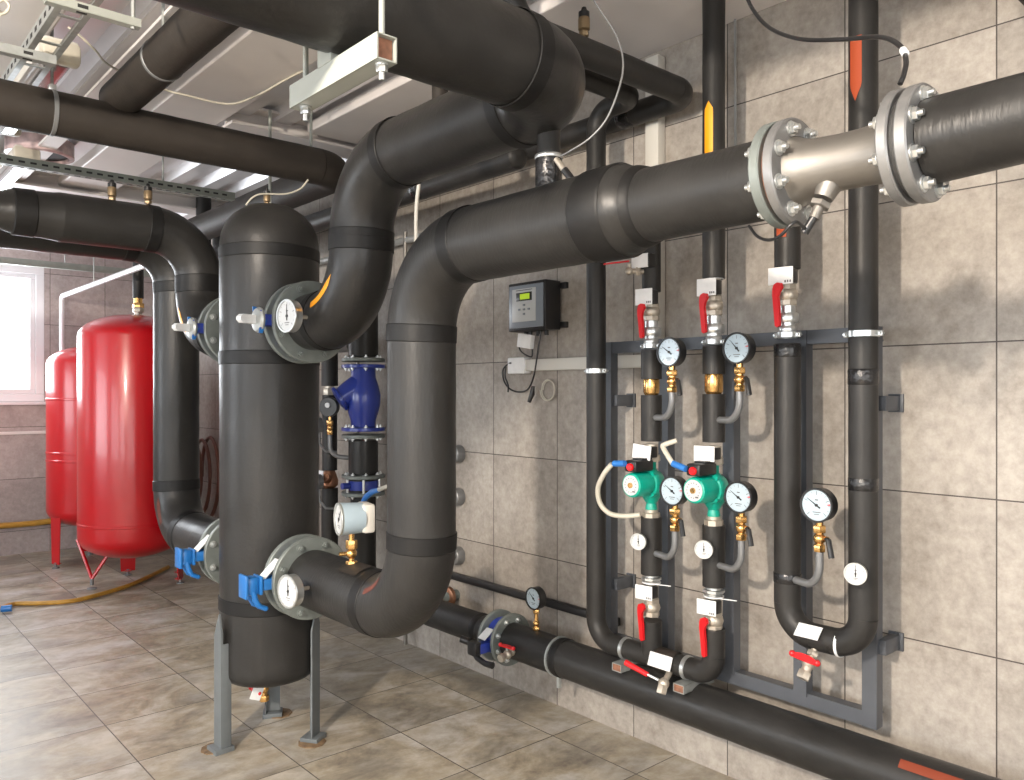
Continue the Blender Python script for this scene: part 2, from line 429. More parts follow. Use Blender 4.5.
def ibeam(i, c, L, axis, w=.22, h=.16, m='beam'):
    """flanged beam, bottom face at c.z"""
    mb = MB(); cx, cy, cz = c; t = .015
    for (dz, ww, hh) in ((t / 2, w, t), (h - t / 2, w, t), (h / 2, .014, h - 2 * t)):
        mb.box((cx, cy, cz + dz), (ww, L, hh) if axis == 1 else (L, ww, hh))
    return struct(mb.build('trim_%d' % i, m, smooth=False))
struct(MB().box((1.58, (YF + LY) / 2, 3.105), (.36, LY - YF, .07), bev=.01).build('trim_2', 'beam', smooth=False))
struct(MB().box((.62, (YF + LY) / 2, 3.09), (.30, LY - YF, .10), bev=.01).build('trim_3', 'beam', smooth=False))
struct(MB().box((-.6, (YF + LY) / 2, 3.09), (.30, LY - YF, .10), bev=.01).build('trim_4', 'beam', smooth=False))
struct(MB().box((2.52, .55, 3.10), (.64, 7.5, .06), bev=.006).build('trim_5', 'beam', smooth=False))
ibeam(6, (2.3, 4.42, 3.04), 1.07, 0, w=.2, h=.12)
ibeam(7, (.5, 6.6, 3.02), 4.6, 0, w=.2, h=.12)
ibeam(8, (1.12, 3.4, 3.05), 11., 1, w=.10, h=.09)

# ------------------------------------------------------------------ bolted flange helper
def flange(root, c, d, ro, ri, th, m='flange', bolts=8, br=None, bs=.011, name='flange', both=.0, rot=.4, bm='zinc'):
    """flange disc centred at c, axis d; bolts as nuts on its +d face"""
    c = V(c); a, b, d = frame_from(d)
    f = MB().lathe(c - d * th / 2, d, [(0, ri), (0, ro - .003), (.003, ro), (th - .003, ro), (th, ro - .003), (th, ri)], 48, closed=True).build(name, m, root)
    br = br or ro - .028
    for i in range(bolts):
        an = rot + 2 * PI * i / bolts
        p = c + a * br * math.cos(an) + b * br * math.sin(an)
        k = MB(); k.cyl(p + d * th / 2, p + d * (th / 2 + .003), bs * 1.5, n=14)
        k.hexn(p + d * (th / 2 + .003), p + d * (th / 2 + bs * 1.1), bs * 1.15); k.cyl(p + d * (th / 2 + bs), p + d * (th / 2 + bs * 1.9), bs * .55, n=10)
        k.build('bolt', bm, f)
    return f

# ------------------------------------------------------------------ buffer vessel
VX, VY = 1.61, 3.51
ves = thing('buffer_tank', 'tall black insulated cylindrical vessel standing on three grey steel legs', 'tank', (VX, VY, 0))
R0 = .219
prof = [(0.262, .02), (.264, .11), (.270, .160), (.282, .190), (.300, .208), (.320, .217), (.340, R0)]
z = .40
while z < 2.2: prof.append((z, R0 + random.uniform(-.0012, .0012))); z += .1
prof += [(2.23, R0)] if False else [(2.24, R0), (2.285, .212), (2.33, .194), (2.37, .162), (2.396, .125), (2.411, .10), (2.418, .05), (2.42, .015)]
MB().lathe((VX, VY, 0), (0, 0, 1), prof, 72).build('insulation_jacket', 'foam', ves)
for zz, w in ((2.19, .055), (1.72, .06), (.625, .06)):
    MB().lathe((VX, VY, zz - w / 2), (0, 0, 1), [(0, R0 + .0015), (.003, R0 + .004), (w - .003, R0 + .004), (w, R0 + .0015)], 72).build('tape_band', 'tape', ves)
for ang in (184, -57, 62):
    a = math.radians(ang); rr = .245 if ang == 184 else .232
    mx = MX((VX + rr * math.cos(a), VY + rr * math.sin(a), 0), a)
    lg = MB(mx); L_ = [( -.035, .0), (.035, .0), (.035, .007), (-.028, .007), (-.028, -.05), (-.035, -.05)]
    # an L-shaped angle profile, tapered at the top
    lg.prism([(-.034, .01), (.034, .01), (.034, .52), (.010, .60), (-.034, .50)], .008, (0, 0, 0), V((0, 1, 0)), V((0, 0, 1)))
    lg.box((-.022, .031, .24), (.042, .007, .46), bev=.001)
    leg = lg.build('leg', 'legpaint', ves)
    MB(mx).box((-.01, 0, .006), (.085, .09, .03), bev=.002).build('foot_plate', 'legpaint', leg)
    sm = MB(mx); sm.box((-.01, .01, .014), (.15, .15, .004)); 
    MB(mx).cyl((.0, -.03, .0), (.0, -.03, .005), .062, n=9).build('grout_pad', 'rustpad', leg)
# drain valve beneath
def small_drain(name, label, p, d, s=1., m='nickel', group=None, card=True):
    """small ball valve with a red butterfly lever; p = root point on the pipe, d = direction it points"""
    t = thing(name, label, 'valve', p, 0, group); p = V(p); a, b, d = frame_from(d)
    k = MB(); k.cyl(p - d * .01, p + d * .035 * s, .009 * s, n=16); k.hexn(p + d * .012 * s, p + d * .026 * s, .016 * s)
    k.ball(p + d * .045 * s, .019 * s); k.cyl(p + d * .055 * s, p + d * .09 * s, .013 * s, n=16); k.hexn(p + d * .07 * s, p + d * .092 * s, .018 * s)
    k.build('body', m, t)
    side = V((-1, 0, 0)) if abs(d.x) < .8 else V((0, 0, 1))
    side = (side - d * side.dot(d)).normalized(); w = d.cross(side)
    q = p + d * .045 * s
    MB().cyl(q, q + side * .034 * s, .006 * s, n=10).build('stem', 'zinc', t)
    h = MB(); c = q + side * .034 * s
    h.prism([(-.036 * s, -.004 * s), (-.012 * s, -.010 * s), (.012 * s, -.010 * s), (.036 * s, -.004 * s), (.036 * s, .008 * s), (.012 * s, .009 * s), (-.012 * s, .009 * s), (-.036 * s, .008 * s)], .006 * s, c, w, d)
    h.ball(c + w * .036 * s, .009 * s, n=10); h.ball(c - w * .036 * s, .009 * s, n=10)
    h.build('lever', 'lever', t)
    return t
dr = small_drain('drain_valve', 'small brass drain tap with red lever under the black vessel', (VX - .02, VY + .02, .266), (0, 0, -1), 1.25, 'brass')
MB().box((VX - .075, VY - .03, .215), (.05, .004, .06), Matrix.Rotation(.4, 3, 'Y')).build('paper_tag', 'white', dr)

# ------------------------------------------------------------------ large pipes
RB = .118
bigpaths = {}
# A: lower port -> up -> towards the flow meter
pa = thing('insulated_pipe', 'thick black pipe rising from the bottom vessel flange and leading to the steel flow meter', 'pipe', (1.6, 2.289, .66))
path = insul(pa, [(1.6, 3.08, .79), (1.6, 2.289, .79), (1.6, 2.289, 2.038), (1.6, 1.47, 2.038)], .27, RB, 'foam_wr', 48, band=.06)
sec = MB(); y = 1.36; q = [(1.47, RB), (1.40, RB), (1.365, RB), (1.345, .110), (1.33, .100), (1.31, .095), (1.29, .092), (1.20, .090), (1.10, .089), (.94, .088), (.925, .088)]
sec.sweep([V((1.6, a, 2.038)) for a, b in q], [b for a, b in q], 48); sec.build('reducer_section', 'foam_wr', pa)
MB().sweep([V((1.6, a, 2.038)) for a in (1.475, 1.47, 1.372, 1.366)], [RB + .001, RB + .005, RB + .005, RB + .001], 48, caps=False).build('tape_band', 'tape', pa)
MB().sweep([V((1.6, a, 2.038)) for a in (1.318, 1.314, 1.292, 1.288)], [.099, .104, .097, .092], 48, caps=False).build('tape_band', 'tape', pa)
sticker(pa, path, RB, .60, .78, (-.85, .25, .45), .022, 'brownred', .06)
pd_ = MB(); 
sticker(pa, path, RB + .004, .34, .47, (-.25, 0, 1), .09, 'foam_br', 0, name='insulation_patch')
# B: upper port -> up -> forward -> overhead to the far side
pb = thing('insulated_pipe', 'thick black pipe curving up from the top vessel flange and looping back overhead', 'pipe', (1.6, 2.686, 1.75))
path = insul(pb, [(1.6, 3.08, 1.86), (1.6, 2.686, 1.86), (1.6, 2.686, 2.42), (1.6, 1.55, 2.42), (-3.6, 1.55, 2.42)], [.265, .265, .23], RB, 'foam', 48, band=.05, er=1.02)
S = arc_len(path)
sticker(pb, path, RB * 1.02, .22, .43, (-1, -.25, .42), .026, 'orange', .05)
# C and D on the far side of the vessel
pc = thing('insulated_pipe', 'black pipe bending down to the upper flange behind the vessel', 'pipe', (1.6, 4.36, 1.75))
path = insul(pc, [(1.6, 3.93, 1.87), (1.6, 4.36, 1.87), (1.6, 4.36, 2.41), (.93, 4.36, 2.41)], .25, RB, 'foam', 40, band=.06)
sec = MB(); q = [(.93, RB), (.90, .113), (.86, .110), (.80, .107), (.74, .104), (.715, .098), (.68, .085), (.62, .081), (.2, .080), (-3.6, .080)]
sec.sweep([V((a, 4.36, 2.41)) for a, b in q], [b for a, b in q], 40); sec.build('reducer_section', 'foam', pc)
MB().sweep([V((a, 4.36, 2.41)) for a in (.825, .82, .735, .73)], [.108, .112, .109, .103], 40, caps=False).build('tape_band', 'tape', pc)
sticker(pc, path, RB, .28, .46, (-1, -.1, -.2), .026, 'orange', .04)
pdd = thing('insulated_pipe', 'black pipe standing beside the red tanks, joining the lower flange behind the vessel', 'pipe', (1.6, 4.709, .66))
path = insul(pdd, [(1.6, 3.93, .79), (1.6, 4.709, .79), (1.6, 4.709, 2.41), (-3.6, 4.709, 2.41)], .25, .122, 'foam', 40, band=.06)
sticker(pdd, path, .122, .68, .86, (-1, -.4, -.2), .03, 'brownred', .05)
# I: overhead run along X, elbow towards the back; J joins it
pi_ = thing('insulated_pipe', 'long black pipe hung across the room below the cable strut, clamped to a rod', 'pipe', (.5, 3.87, 2.64))
insul(pi_, [(-3.6, 3.87, 2.755), (2.18, 3.87, 2.755), (2.18, 6.45, 2.755), (2.18, 6.45, .46), (2.83, 6.45, .46)], .14, .094, 'foam_br', 36, bands=False)
pj = thing('insulated_pipe', 'black pipe slanting along the ceiling past a rod clamp, meeting the hung pipe', 'pipe', (.97, 1.5, 2.66))
insul(pj, [(1.07, 3.90, 2.88), (1.07, -3.0, 2.88)], [], .082, 'foam_br', 36, bands=False)
# run along the back of the vessel near the wall
# P1: ceiling pipe to the wall then along it
RP = .046
p1 = thing('insulated_pipe', 'slim black pipe crossing under the ceiling to the wall, then following the wall away', 'pipe', (2.6, 1.93, 2.62))
path1 = insul(p1, [(1.75, 2.00, 3.12), (1.75, 2.00, 2.785), (2.735, 2.00, 2.785), (2.735, 7.0, 2.785), (2.735, 7.0, 3.12)], .10, .050, 'foam_r', 28, bands=False)
MB().sweep([V((2.735, a, 2.785)) for a in (2.30, 2.305, 2.37, 2.375)], [.050, .0525, .0525, .050], 28, caps=False).build('tape_band', 'vinyl', p1)
p3 = thing('insulated_pipe', 'short-ended black pipe running away below the overhead loop beside the wall', 'pipe', (2.42, 4.8, 2.45))
insul(p3, [(2.42, 2.72, 2.63), (2.42, 6.5, 2.63), (2.42, 6.5, 3.12)], .1, .058, 'foam_r', 28, bands=False)
MB().ball((2.42, 2.72, 2.63), .058, (1, .6, 1), 24).build('end_cap', 'foam_r', p3)
MB().sweep([V((2.42, a, 2.63)) for a in (3.45, 3.455, 3.50, 3.505)], [.058, .061, .061, .058], 28, caps=False).build('tape_band', 'vinyl', p3)
p4 = thing('steel_pipe', 'bare grey steel pipe along the wall behind the curved black pipe', 'pipe', (2.72, 5, 2.45))
MB().sweep([(2.79, 3.72, 2.50), (2.79, 7.5, 2.50)], .022, 16).build('tube', 'grey_tube', p4)
MB().lathe((2.785, 3.72, 2.50), (0, -1, 0), [(0, .03), (.01, .045), (.05, .045), (.07, .03), (.075, .02)], 20).build('end_fitting', 'galv', p4)
# bypass riser between the two big pipes
by = thing('insulated_pipe', 'short upright black pipe between the overhead loop and the meter pipe, black tape round it', 'pipe', (1.6, 1.66, 2.13))
MB().cyl((1.6, 1.66, 2.12), (1.6, 1.66, 2.34), .033, n=28).build('straight_section', 'foam_r', by)
MB().lathe((1.6, 1.66, 2.12), (0, 0, 1), [(0, .035), (.002, .0385), (.115, .0385), (.117, .035)], 28).build('tape_band', 'vinyl', by)
MB().lathe((1.6, 1.66, 2.232), (0, 0, 1), [(0, .039), (.002, .0405), (.010, .0405), (.012, .039)], 28).build('hose_clip', 'zinc', by)

# ------------------------------------------------------------------ butterfly valves on the vessel
def butterfly(label, y, z, sgn, blue):
    """flanged valve at the vessel; sgn -1 faces the camera side, +1 the far side"""
    t = thing('butterfly_valve', label, 'valve', (1.6, y, z - .17))
    d = V((0, sgn, 0)); c = V((1.6, y, z))
    # vessel stub
    MB().cyl(V((1.6, VY + sgn * .20, z)), c - d * .03, .105, n=36).build('stub', 'foam', t)
    flange(t, c - d * .040, -d, .172, .06, .024, 'flange', 8, bm='galv')
    flange(t, c + d * .040, d, .172, .06, .024, 'flange', 8, bm='flange')
    MB().lathe(c - d * .028, d, [(0, .05), (0, .125), (.056, .125), (.056, .05)], 40, closed=True).build('body', 'blue', t)
    nk = MB(); nk.cyl(c + V((-.11, 0, 0)), c + V((-.215, 0, 0)), .022, n=20)
    for s in (-1, 1): nk.box(c + V((-.155, s * .028, 0)), (.10, .007, .045), bev=.002)
    nk.box(c + V((-.215, 0, 0)), (.012, .075, .075), bev=.004)
    nk.build('neck', 'bhandle' if blue else 'blue', t)
    if blue:
        hd = MB(); q = c + V((-.245, 0, 0))
        hd.box(q, (.05, .06, .075), bev=.014)
        hd.box(q + V((-.03, -.0, .0)), (.014, .075, .095), bev=.006)
        hh = hd.build('handle', 'bhandle', t)
        cr = MB()
        for s in (-1, 1):
            pts = [q + V((-.0, s * .022, -.02)), q + V((.008, s * .024, -.055)), q + V((.022, s * .026, -.082)), q + V((.05, s * .028, -.096))]
            cr.sweep(pts, [.012, .012, .011, .010], 12); cr.ball(pts[-1], .011, n=10)
        cr.build('trigger', 'bhandle', hh)
        MB().box(c + V((-.165, .0, .055)), (.10, .05, .008), Matrix.Rotation(-.75, 3, 'Y'), bev=.002).build('paper_tag', 'white', t)
    else:
        hd = MB(); q = c + V((-.200, 0, 0))
        hd.lathe(q, (-1, 0, 0), [(0, .03), (.006, .05), (.014, .052), (.024, .045), (.03, .02)], 28)
        hh = hd.build('notch_plate', 'galv', t)
        MB().prism([(-.02, -.018), (.075, -.017), (.088, -.006), (.088, .006), (.075, .017), (-.02, .018)], .026, q + V((-.025, -.0, .0)), V((-1, -.35, 0)), V((0, 0, 1))).build('lever', 'white', hh)
        cr = MB()
        for s in (-1, 1): cr.prism([(0, 0), (.03, .0), (.035, .055), (.02, .055)], .006, c + V((-.19, s * .03, .0)), V((-1, 0, 0)), V((0, 0, s)))
        cr.build('neck_rib', 'bhandle', t)
    return t
butterfly('flanged valve with bright blue lever on the lower front port of the vessel', 3.13, .79, -1, True)
butterfly('flanged valve with flat white lever on the upper front port of the vessel', 3.13, 1.86, -1, False)
butterfly('flanged valve with flat white lever on the upper rear port of the vessel', 3.87, 1.87, 1, False)
butterfly('flanged valve with bright blue lever on the lower rear port of the vessel', 3.87, .79, 1, True)

# ------------------------------------------------------------------ dials
def dial_parts(t, mx, r, case, face, depth, needle=2.2, ticks=12, redmark=True, rim=None):
    """round instrument facing local +X at mx origin (face centre)"""
    cs = MB(mx); cs.lathe((-depth, 0, 0), (1, 0, 0), [(0, r * .8), (.004, r), (depth - .002, r), (depth + .006, r * 1.05), (depth + .009, r * 1.03), (depth + .009, r * .93), (depth + .002, r * .92)], 40)
    c = cs.build('case', case, t)
    f = MB(mx).lathe((.0, 0, 0), (1, 0, 0), [(0, r * .93), (.003, r * .93)], 40).build('dial_face', face, t)
    tk = MB(mx)
    for i in range(ticks + 1):
        a = math.radians(-45 + 270 * i / ticks); big = (i % 3 == 0)
        u = V((0, math.cos(a), math.sin(a))); w = V((0, -math.sin(a), math.cos(a)))
        r0, r1 = r * (.62 if big else .72), r * .84
        hw = r * (.018 if big else .010)
        vs = [tk.bm.verts.new(mx @ (V((.0038, 0, 0)) + u * rr + w * s * hw)) for rr, s in ((r0, -1), (r1, -1), (r1, 1), (r0, 1))]
        tk.face(vs)
    tk.box((.0036, 0, -r * .42), (.0006, r * .5, r * .05)); tk.box((.0036, 0, -r * .55), (.0006, r * .34, r * .04)); tk.box((.0036, 0, r * .32), (.0006, r * .2, r * .07))
    tk.build('scale_marks', 'ink', f)
    nd = MB(mx); u = V((0, math.cos(needle), math.sin(needle))); w = V((0, -math.sin(needle), math.cos(needle)))
    nd.prism([(-r * .28, -r * .05), (r * .72, -r * .008), (r * .72, r * .008), (-r * .28, r * .05)], .001, (.0052, 0, 0), u, w)
    nd.cyl((.003, 0, 0), (.007, 0, 0), r * .09, n=14)
    nd.build('needle', 'black', f)
    if redmark:
        MB(mx).prism([(r * .62, 0), (r * .86, -r * .05), (r * .86, r * .05)], .001, (.005, 0, 0), V((0, 1, .12)), V((0, -.12, 1))).build('limit_mark', 'lever', f)
    return c
GRP = 'pressure gauges on the wall manifold'
def gauge(label, X, Y, zc, zp, Yp, Xp=2.6, r=.055, needle=2.55, group=GRP):
    """pressure gauge on a brass cock and a grey siphon tube; the tube leaves the pipe at (Xp,Yp,zp)"""
    t = thing('pressure_gauge', label, 'gauge', (Xp, Yp, zp), 0, group)
    base = V((X, Y, zp)); top = zc - .055
    mx = Matrix.Translation((X - .016, Y, zc)) @ Matrix.Rotation(PI, 4, 'Z')
    dial_parts(t, mx, r, 'black', 'dial', .038, needle)
    st = V((Xp, Yp, zp)); c0 = flat(fillet([st, base + V((0, 0, .004)), (X, Y, zc - .155)], .075, 12))
    MB().sweep(c0, .0130, 14).build('siphon_tube', 'siph', t)
    v = MB()
    v.hexn((X, Y, zc - .155), (X, Y, zc - .132), .020); v.cyl((X, Y, zc - .132), (X, Y, zc - .085), .013, n=14)
    v.ball((X, Y, zc - .112), .020); v.hexn((X, Y, zc - .092), (X, Y, zc - .068), .0215); v.cyl((X, Y, zc - .07), (X, Y, zc - .045), .012, n=12)
    v.cyl((X, Y, zc - .108), (X - .012, Y - .035, zc - .108), .008, n=10)
    b = v.build('gauge_cock', 'brass', t)
    MB().sweep([(X - .012, Y - .028, zc - .106), (X - .014, Y - .038, zc - .112), (X - .016, Y - .05, zc - .168)], [.007, .0095, .0095], 8).build('cock_handle', 'black', b)
    return t

# ------------------------------------------------------------------ risers on the wall manifold
YV = [2.40, 2.095, 1.795, 1.49, 1.22]
XV = 2.60
cT, sT = math.cos(TH), math.sin(TH)
def zr(i, py):
    d = XV * sT + YV[i] * cT
    return H + (391.5 - py) * d / F
RR = .0425
def seg(root, i, pa_, pb_, r=RR, m='foam_r', name='straight_section'):
    z0, z1 = zr(i, pb_), zr(i, pa_)
    q = subdiv(V((XV, YV[i], z0)), V((XV, YV[i], z1)), max(2, int((z1 - z0) / .08)))
    return MB().sweep(q, [r * (1 + .012 * math.sin(j * 1.7 + i * 2)) if 0 < j < len(q) - 1 else r for j in range(len(q))], 28).build(name, m, root)
def ringband(root, c, d, r, w, m, name, th=.002):
    c = V(c); d = V(d).normalized()
    return MB().sweep([c - d * w / 2, c - d * w * .42, c + d * w * .42, c + d * w / 2], [r + .0003, r + th, r + th, r + .0003], 28, caps=False).build(name, m, root)
def bracket_clamp(root, c, r, ax=(0, 0, 1)):
    """two-part pipe clamp with side screws, holding an upright pipe to the frame"""
    c = V(c)
    k = ringband(root, c, ax, r, .022, 'zinc', 'pipe_clamp', .004)
    for sg in (-1, 1):
        s = MB()
        s.box(c + V((0, sg * (r + .009), 0)), (.012, .018, .018), bev=.002); s.cyl(c + V((-.016, sg * (r + .012), 0)), c + V((.016, sg * (r + .012), 0)), .004, n=8)
        s.build('clamp_screw', 'zinc', k)
    return k
# V1 + bottom run + tail up to the second riser
ZB = zr(0, 639)
v1 = thing('insulated_riser_pipe', 'black riser at the far end of the steel frame, bending under into two neighbouring risers', 'pipe', (XV, YV[0], ZB - .05))
zb1 = ZB
insul(v1, [(1.70, 2.17, 3.12), (1.70, 2.17, 2.79), (XV, 2.17, 2.79), (XV, YV[0], 2.79), (XV, YV[0], zb1), (XV, YV[2], zb1), (XV, YV[2], zr(2, 628))], [.085, .085, .09, .10, .075], RR, 'foam_r', 28, bands=False)
bracket_clamp(v1, (XV, YV[0], zr(0, 371)), RR)
for yy in (2.23, 1.915): ringband(v1, (XV, yy, zb1), (0, 1, 0), RR, .018, 'zinc', 'pipe_clamp', .004)
ringband(v1, (XV, 2.01, zb1), (0, 1, 0), RR + .004, .10, 'foam_br', 'insulation_patch')
MB().cyl((XV, YV[1], zb1), (XV, YV[1], zr(1, 620)), RR, n=28).build('branch', 'foam_r', v1)
ringband(v1, (XV, YV[0], 2.42), (0, 0, 1), RR, .05, 'vinyl', 'tape_band')
for yy in (2.23, 1.915):
    t = thing('support_bracket', 'stub of square steel tube under the %s of the bottom pipe run' % ('far clamp' if yy > 2 else 'near clamp'), 'bracket', (XV, yy, zb1 - .08), 0)
    k = MB(); c = V((XV + .04, yy, zb1 - .068))
    for dz, sy, sz in ((.015, .05, .003), (-.015, .05, .003)): k.box(c + V((0, 0, dz)), (.20, sy, sz))
    for dy in (-.0235, .0235): k.box(c + V((0, dy, 0)), (.20, .003, .03))
    k.build('square_tube', 'galv', t, smooth=False)
    MB().box(c + V((-.0975, 0, 0)), (.002, .042, .026)).build('tube_opening', 'rust', t)

def union(root, i, p0, p1, m='zinc', name='union_nut', r=.030):
    z0, z1 = zr(i, p1), zr(i, p0); h = z1 - z0; k = MB()
    k.hexn((XV, YV[i], z0), (XV, YV[i], z0 + h * .25), r * .85, 8); k.cyl((XV, YV[i], z0 + h * .2), (XV, YV[i], z0 + h * .45), r * .72, n=20)
    k.hexn((XV, YV[i], z0 + h * .36), (XV, YV[i], z0 + h * .70), r * 1.12, 8); k.cyl((XV, YV[i], z0 + h * .68), (XV, YV[i], z1), r * .74, n=20)
    return k.build(name, m, root)
def valve(i, label, ptag, plev, pb0, pb1, pu0=None, pu1=None, tagw=.078, tilt=.0):
    """full bore ball valve: nickel body, hanging red lever, white card tag"""
    z0, z1 = zr(i, pb1), zr(i, pb0); zc = (z0 + z1) / 2; y = YV[i]
    t = thing('ball_valve', label, 'valve', (XV, y, z0), 0, 'ball valves on the risers')
    k = MB(); h = z1 - z0
    k.hexn((XV, y, z0), (XV, y, z0 + h * .28), .033, 8); k.lathe((XV, y, z0 + h * .2), (0, 0, 1), [(0, .026), (h * .12, .033), (h * .3, .037), (h * .48, .033), (h * .6, .026)], 24)
    k.hexn((XV, y, z1 - h * .28), (XV, y, z1), .031, 8)
    k.cyl((XV, y, z1 - .01), (XV, y, zr(i, ptag[0]) + .012), .026, n=20)
    k.build('body', 'nickel', t)
    if pu0 is not None: union(t, i, pu0, pu1, r=.036)
    zl0, zl1 = zr(i, plev[0]), zr(i, plev[1])
    xo = XV - .052
    st = MB().cyl((XV - .02, y + .004, zl0 - .008), (xo - .004, y + .004, zl0 - .008), .009, n=12)
    st.hexn((xo - .010, y + .004, zl0 - .008), (xo + .002, y + .004, zl0 - .008), .010)
    st.build('stem', 'zinc', t)
    lv = MB(); L = zl0 - zl1
    lv.prism([(.016, -.006), (.012, .010), (-.002, .014), (-.016, .008), (-.022, -.006), (-.024, -.03), (-.022, -L * .55), (-.020, -L + .006), (-.012, -L), (-.002, -L + .004), (.0, -L * .55), (-.002, -.036), (.004, -.020)], .012, (xo - .01, y - .002, zl0), V((-.12, -1, 0)), V((-.10, 0, 1)))
    lv.build('lever', 'lever', t)
    zt = zr(i, (ptag[0] + ptag[1]) / 2); ht = (zr(i, ptag[0]) - zr(i, ptag[1]))
    rot = Matrix.Rotation(tilt, 3, 'X') @ Matrix.Rotation(math.radians(8), 3, 'Z')
    if ptag[0] > 500: MB().box((XV - .03, y - .075, zr(i, ptag[0]) + .010), (.003, .09, .003), Matrix.Rotation(-.08, 3, 'X')).build('cable_tie_tail', 'white', t)
    bx = MB().box((XV - .028, y - .008, zt), (.050, tagw * .80, ht * .85), bev=.004).build('insulation_block', 'black', t)
    tg = MB().box((XV - .056, y - .006, zt), (.005, tagw, ht), rot, bev=.0015).build('paper_tag', 'white', t)
    kk = MB()
    for q in range(3): kk.box(V((XV - .056, y - .006, zt)) + rot @ V((-.0029, -tagw * (.40 - .10 * q), -ht * .34)), (.0006, .005, .008), rot)
    kk.build('printed_mark', 'ink', tg)
    ringband(t, (XV, y, zr(i, ptag[0]) + .004), (0, 0, 1), .036, .006, 'white', 'cable_tie', .002)
    return t

# V2
v2 = thing('insulated_riser_pipe', 'riser carrying the pump whose white cable loops down, second from the far end', 'pipe', (XV, YV[1], 1.0))
insul(v2, [(XV + .2, YV[1], zr(1, 212)), (XV, YV[1], zr(1, 212)), (XV, YV[1], zr(1, 292))], .07, RR * .9, 'foam_r', 28, bands=False)
bracket_clamp(v2, (XV, YV[1], zr(1, 346)), .030)
seg(v2, 1, 350, 379)
MB().sweep([(XV, YV[1], zr(1, 395)), (XV, YV[1], zr(1, 392)), (XV, YV[1], zr(1, 380)), (XV, YV[1], zr(1, 378))], [.027, .033, .033, .030], 28).build('brass_fitting', 'brass', v2)
seg(v2, 1, 395, 441)
seg(v2, 1, 517, 574)
valve(1, 'topmost red-lever valve of the riser below the pipe reducer, white tag above it', (290, 306), (308, 339), 303, 321, 320, 345)
valve(1, 'low red-lever valve under the pump with the looping white cable', (583, 597), (604, 639), 598, 616, tilt=.0)
union(v2, 1, 574, 583, r=.036)
# V3
v3 = thing('insulated_riser_pipe', 'riser with an orange arrow near the ceiling and a green pump, middle of the frame', 'pipe', (XV, YV[2], 1.0))
seg(v3, 2, -60, 279, r=RR)
bracket_clamp(v3, (XV, YV[2], zr(2, 342)), .030)
seg(v3, 2, 346, 374)
MB().sweep([(XV, YV[2], zr(2, 394)), (XV, YV[2], zr(2, 391)), (XV, YV[2], zr(2, 376)), (XV, YV[2], zr(2, 373))], [.028, .035, .035, .031], 28).build('brass_fitting', 'brass', v3)
seg(v3, 2, 394, 442)
seg(v3, 2, 525, 586)
pth = [V((XV, YV[2], zr(2, 156))), V((XV, YV[2], zr(2, 100)))]
sticker(v3, pth, RR + .001, .0, (pth[1] - pth[0]).length * .93, (-1, -.15, 0), .034, 'orange', .03)
valve(2, 'red-lever valve on the riser with the orange arrow, above the steel frame', (280, 297), (298, 334), 296, 316, 316, 343)
valve(2, 'low red-lever valve at the elbow where the bottom run ends', (597, 612), (618, 655), 610, 630)
union(v3, 2, 586, 596, r=.037)
# V4
v4 = thing('insulated_riser_pipe', 'riser dropping behind the steel flow meter, bending into its neighbour at the bottom', 'pipe', (XV, YV[3], .7))
zb4 = zr(3, 630)
insul(v4, [(XV + .2, YV[3], 2.33), (XV, YV[3], 2.33), (XV, YV[3], zr(3, 269))], .07, RR + .002, 'foam_r', 28, bands=False)
bracket_clamp(v4, (XV, YV[3], zr(3, 335)), .032)
insul(v4, [(XV, YV[3], zr(3, 344)), (XV, YV[3], zb4), (XV, YV[4], zb4), (XV, YV[4], 3.13)], [.10, .10], RR + .003, 'foam_r', 28, bands=False)
ringband(v4, (XV, YV[3], zr(3, 351)), (0, 0, 1), RR + .001, .052, 'vinyl', 'tape_band', .003)
ringband(v4, (XV, YV[3], zr(3, 577)), (0, 0, 1), RR + .003, .035, 'vinyl', 'tape_band')
sticker(v4, [V((XV, YV[3], zr(3, 239))), V((XV, YV[3], zr(3, 215)))], RR + .004, 0, .085, (-1, -.05, 0), .036, 'redor', 0, name='marking_patch')
ringband(v4, (XV, YV[4], zr(4, 377)), (0, 0, 1), RR + .002, .055, 'vinyl', 'tape_band', .003)
ringband(v4, (XV, YV[4], zr(4, 484)), (0, 0, 1), RR + .001, .045, 'vinyl', 'tape_band', .003)
bracket_clamp(v4, (XV, YV[4], zr(4, 334)), RR + .004)
pth = [V((XV, YV[4], zr(4, 104))), V((XV, YV[4], zr(4, 40)))]
sticker(v4, pth, RR + .004, 0, (pth[1] - pth[0]).length, (-1, .09, 0), .040, 'redor', .05, tip_at_end=False)
ringband(v4, (XV, YV[4] + .075, zb4), (0, 1, 0), RR + .003, .010, 'white', 'cable_tie', .002)
valve(3, 'red-lever valve hanging below the steel flow meter', (269, 286), (288, 328), 284, 306, 305, 333, tagw=.088)
# tag lying across the bottom bend
k = MB().box((XV - .05, YV[3] - .105, zb4 + .028), (.05, .085, .004), Matrix.Rotation(-.75, 3, 'Y')).build('paper_tag', 'white', v4)
small_drain('drain_tap', 'red butterfly tap under the lowest bend, rusty outlet', (XV - .02, YV[3] - .115, zb4 - .03), (-.55, .1, -.8), 1.25, 'nickel', card=False)
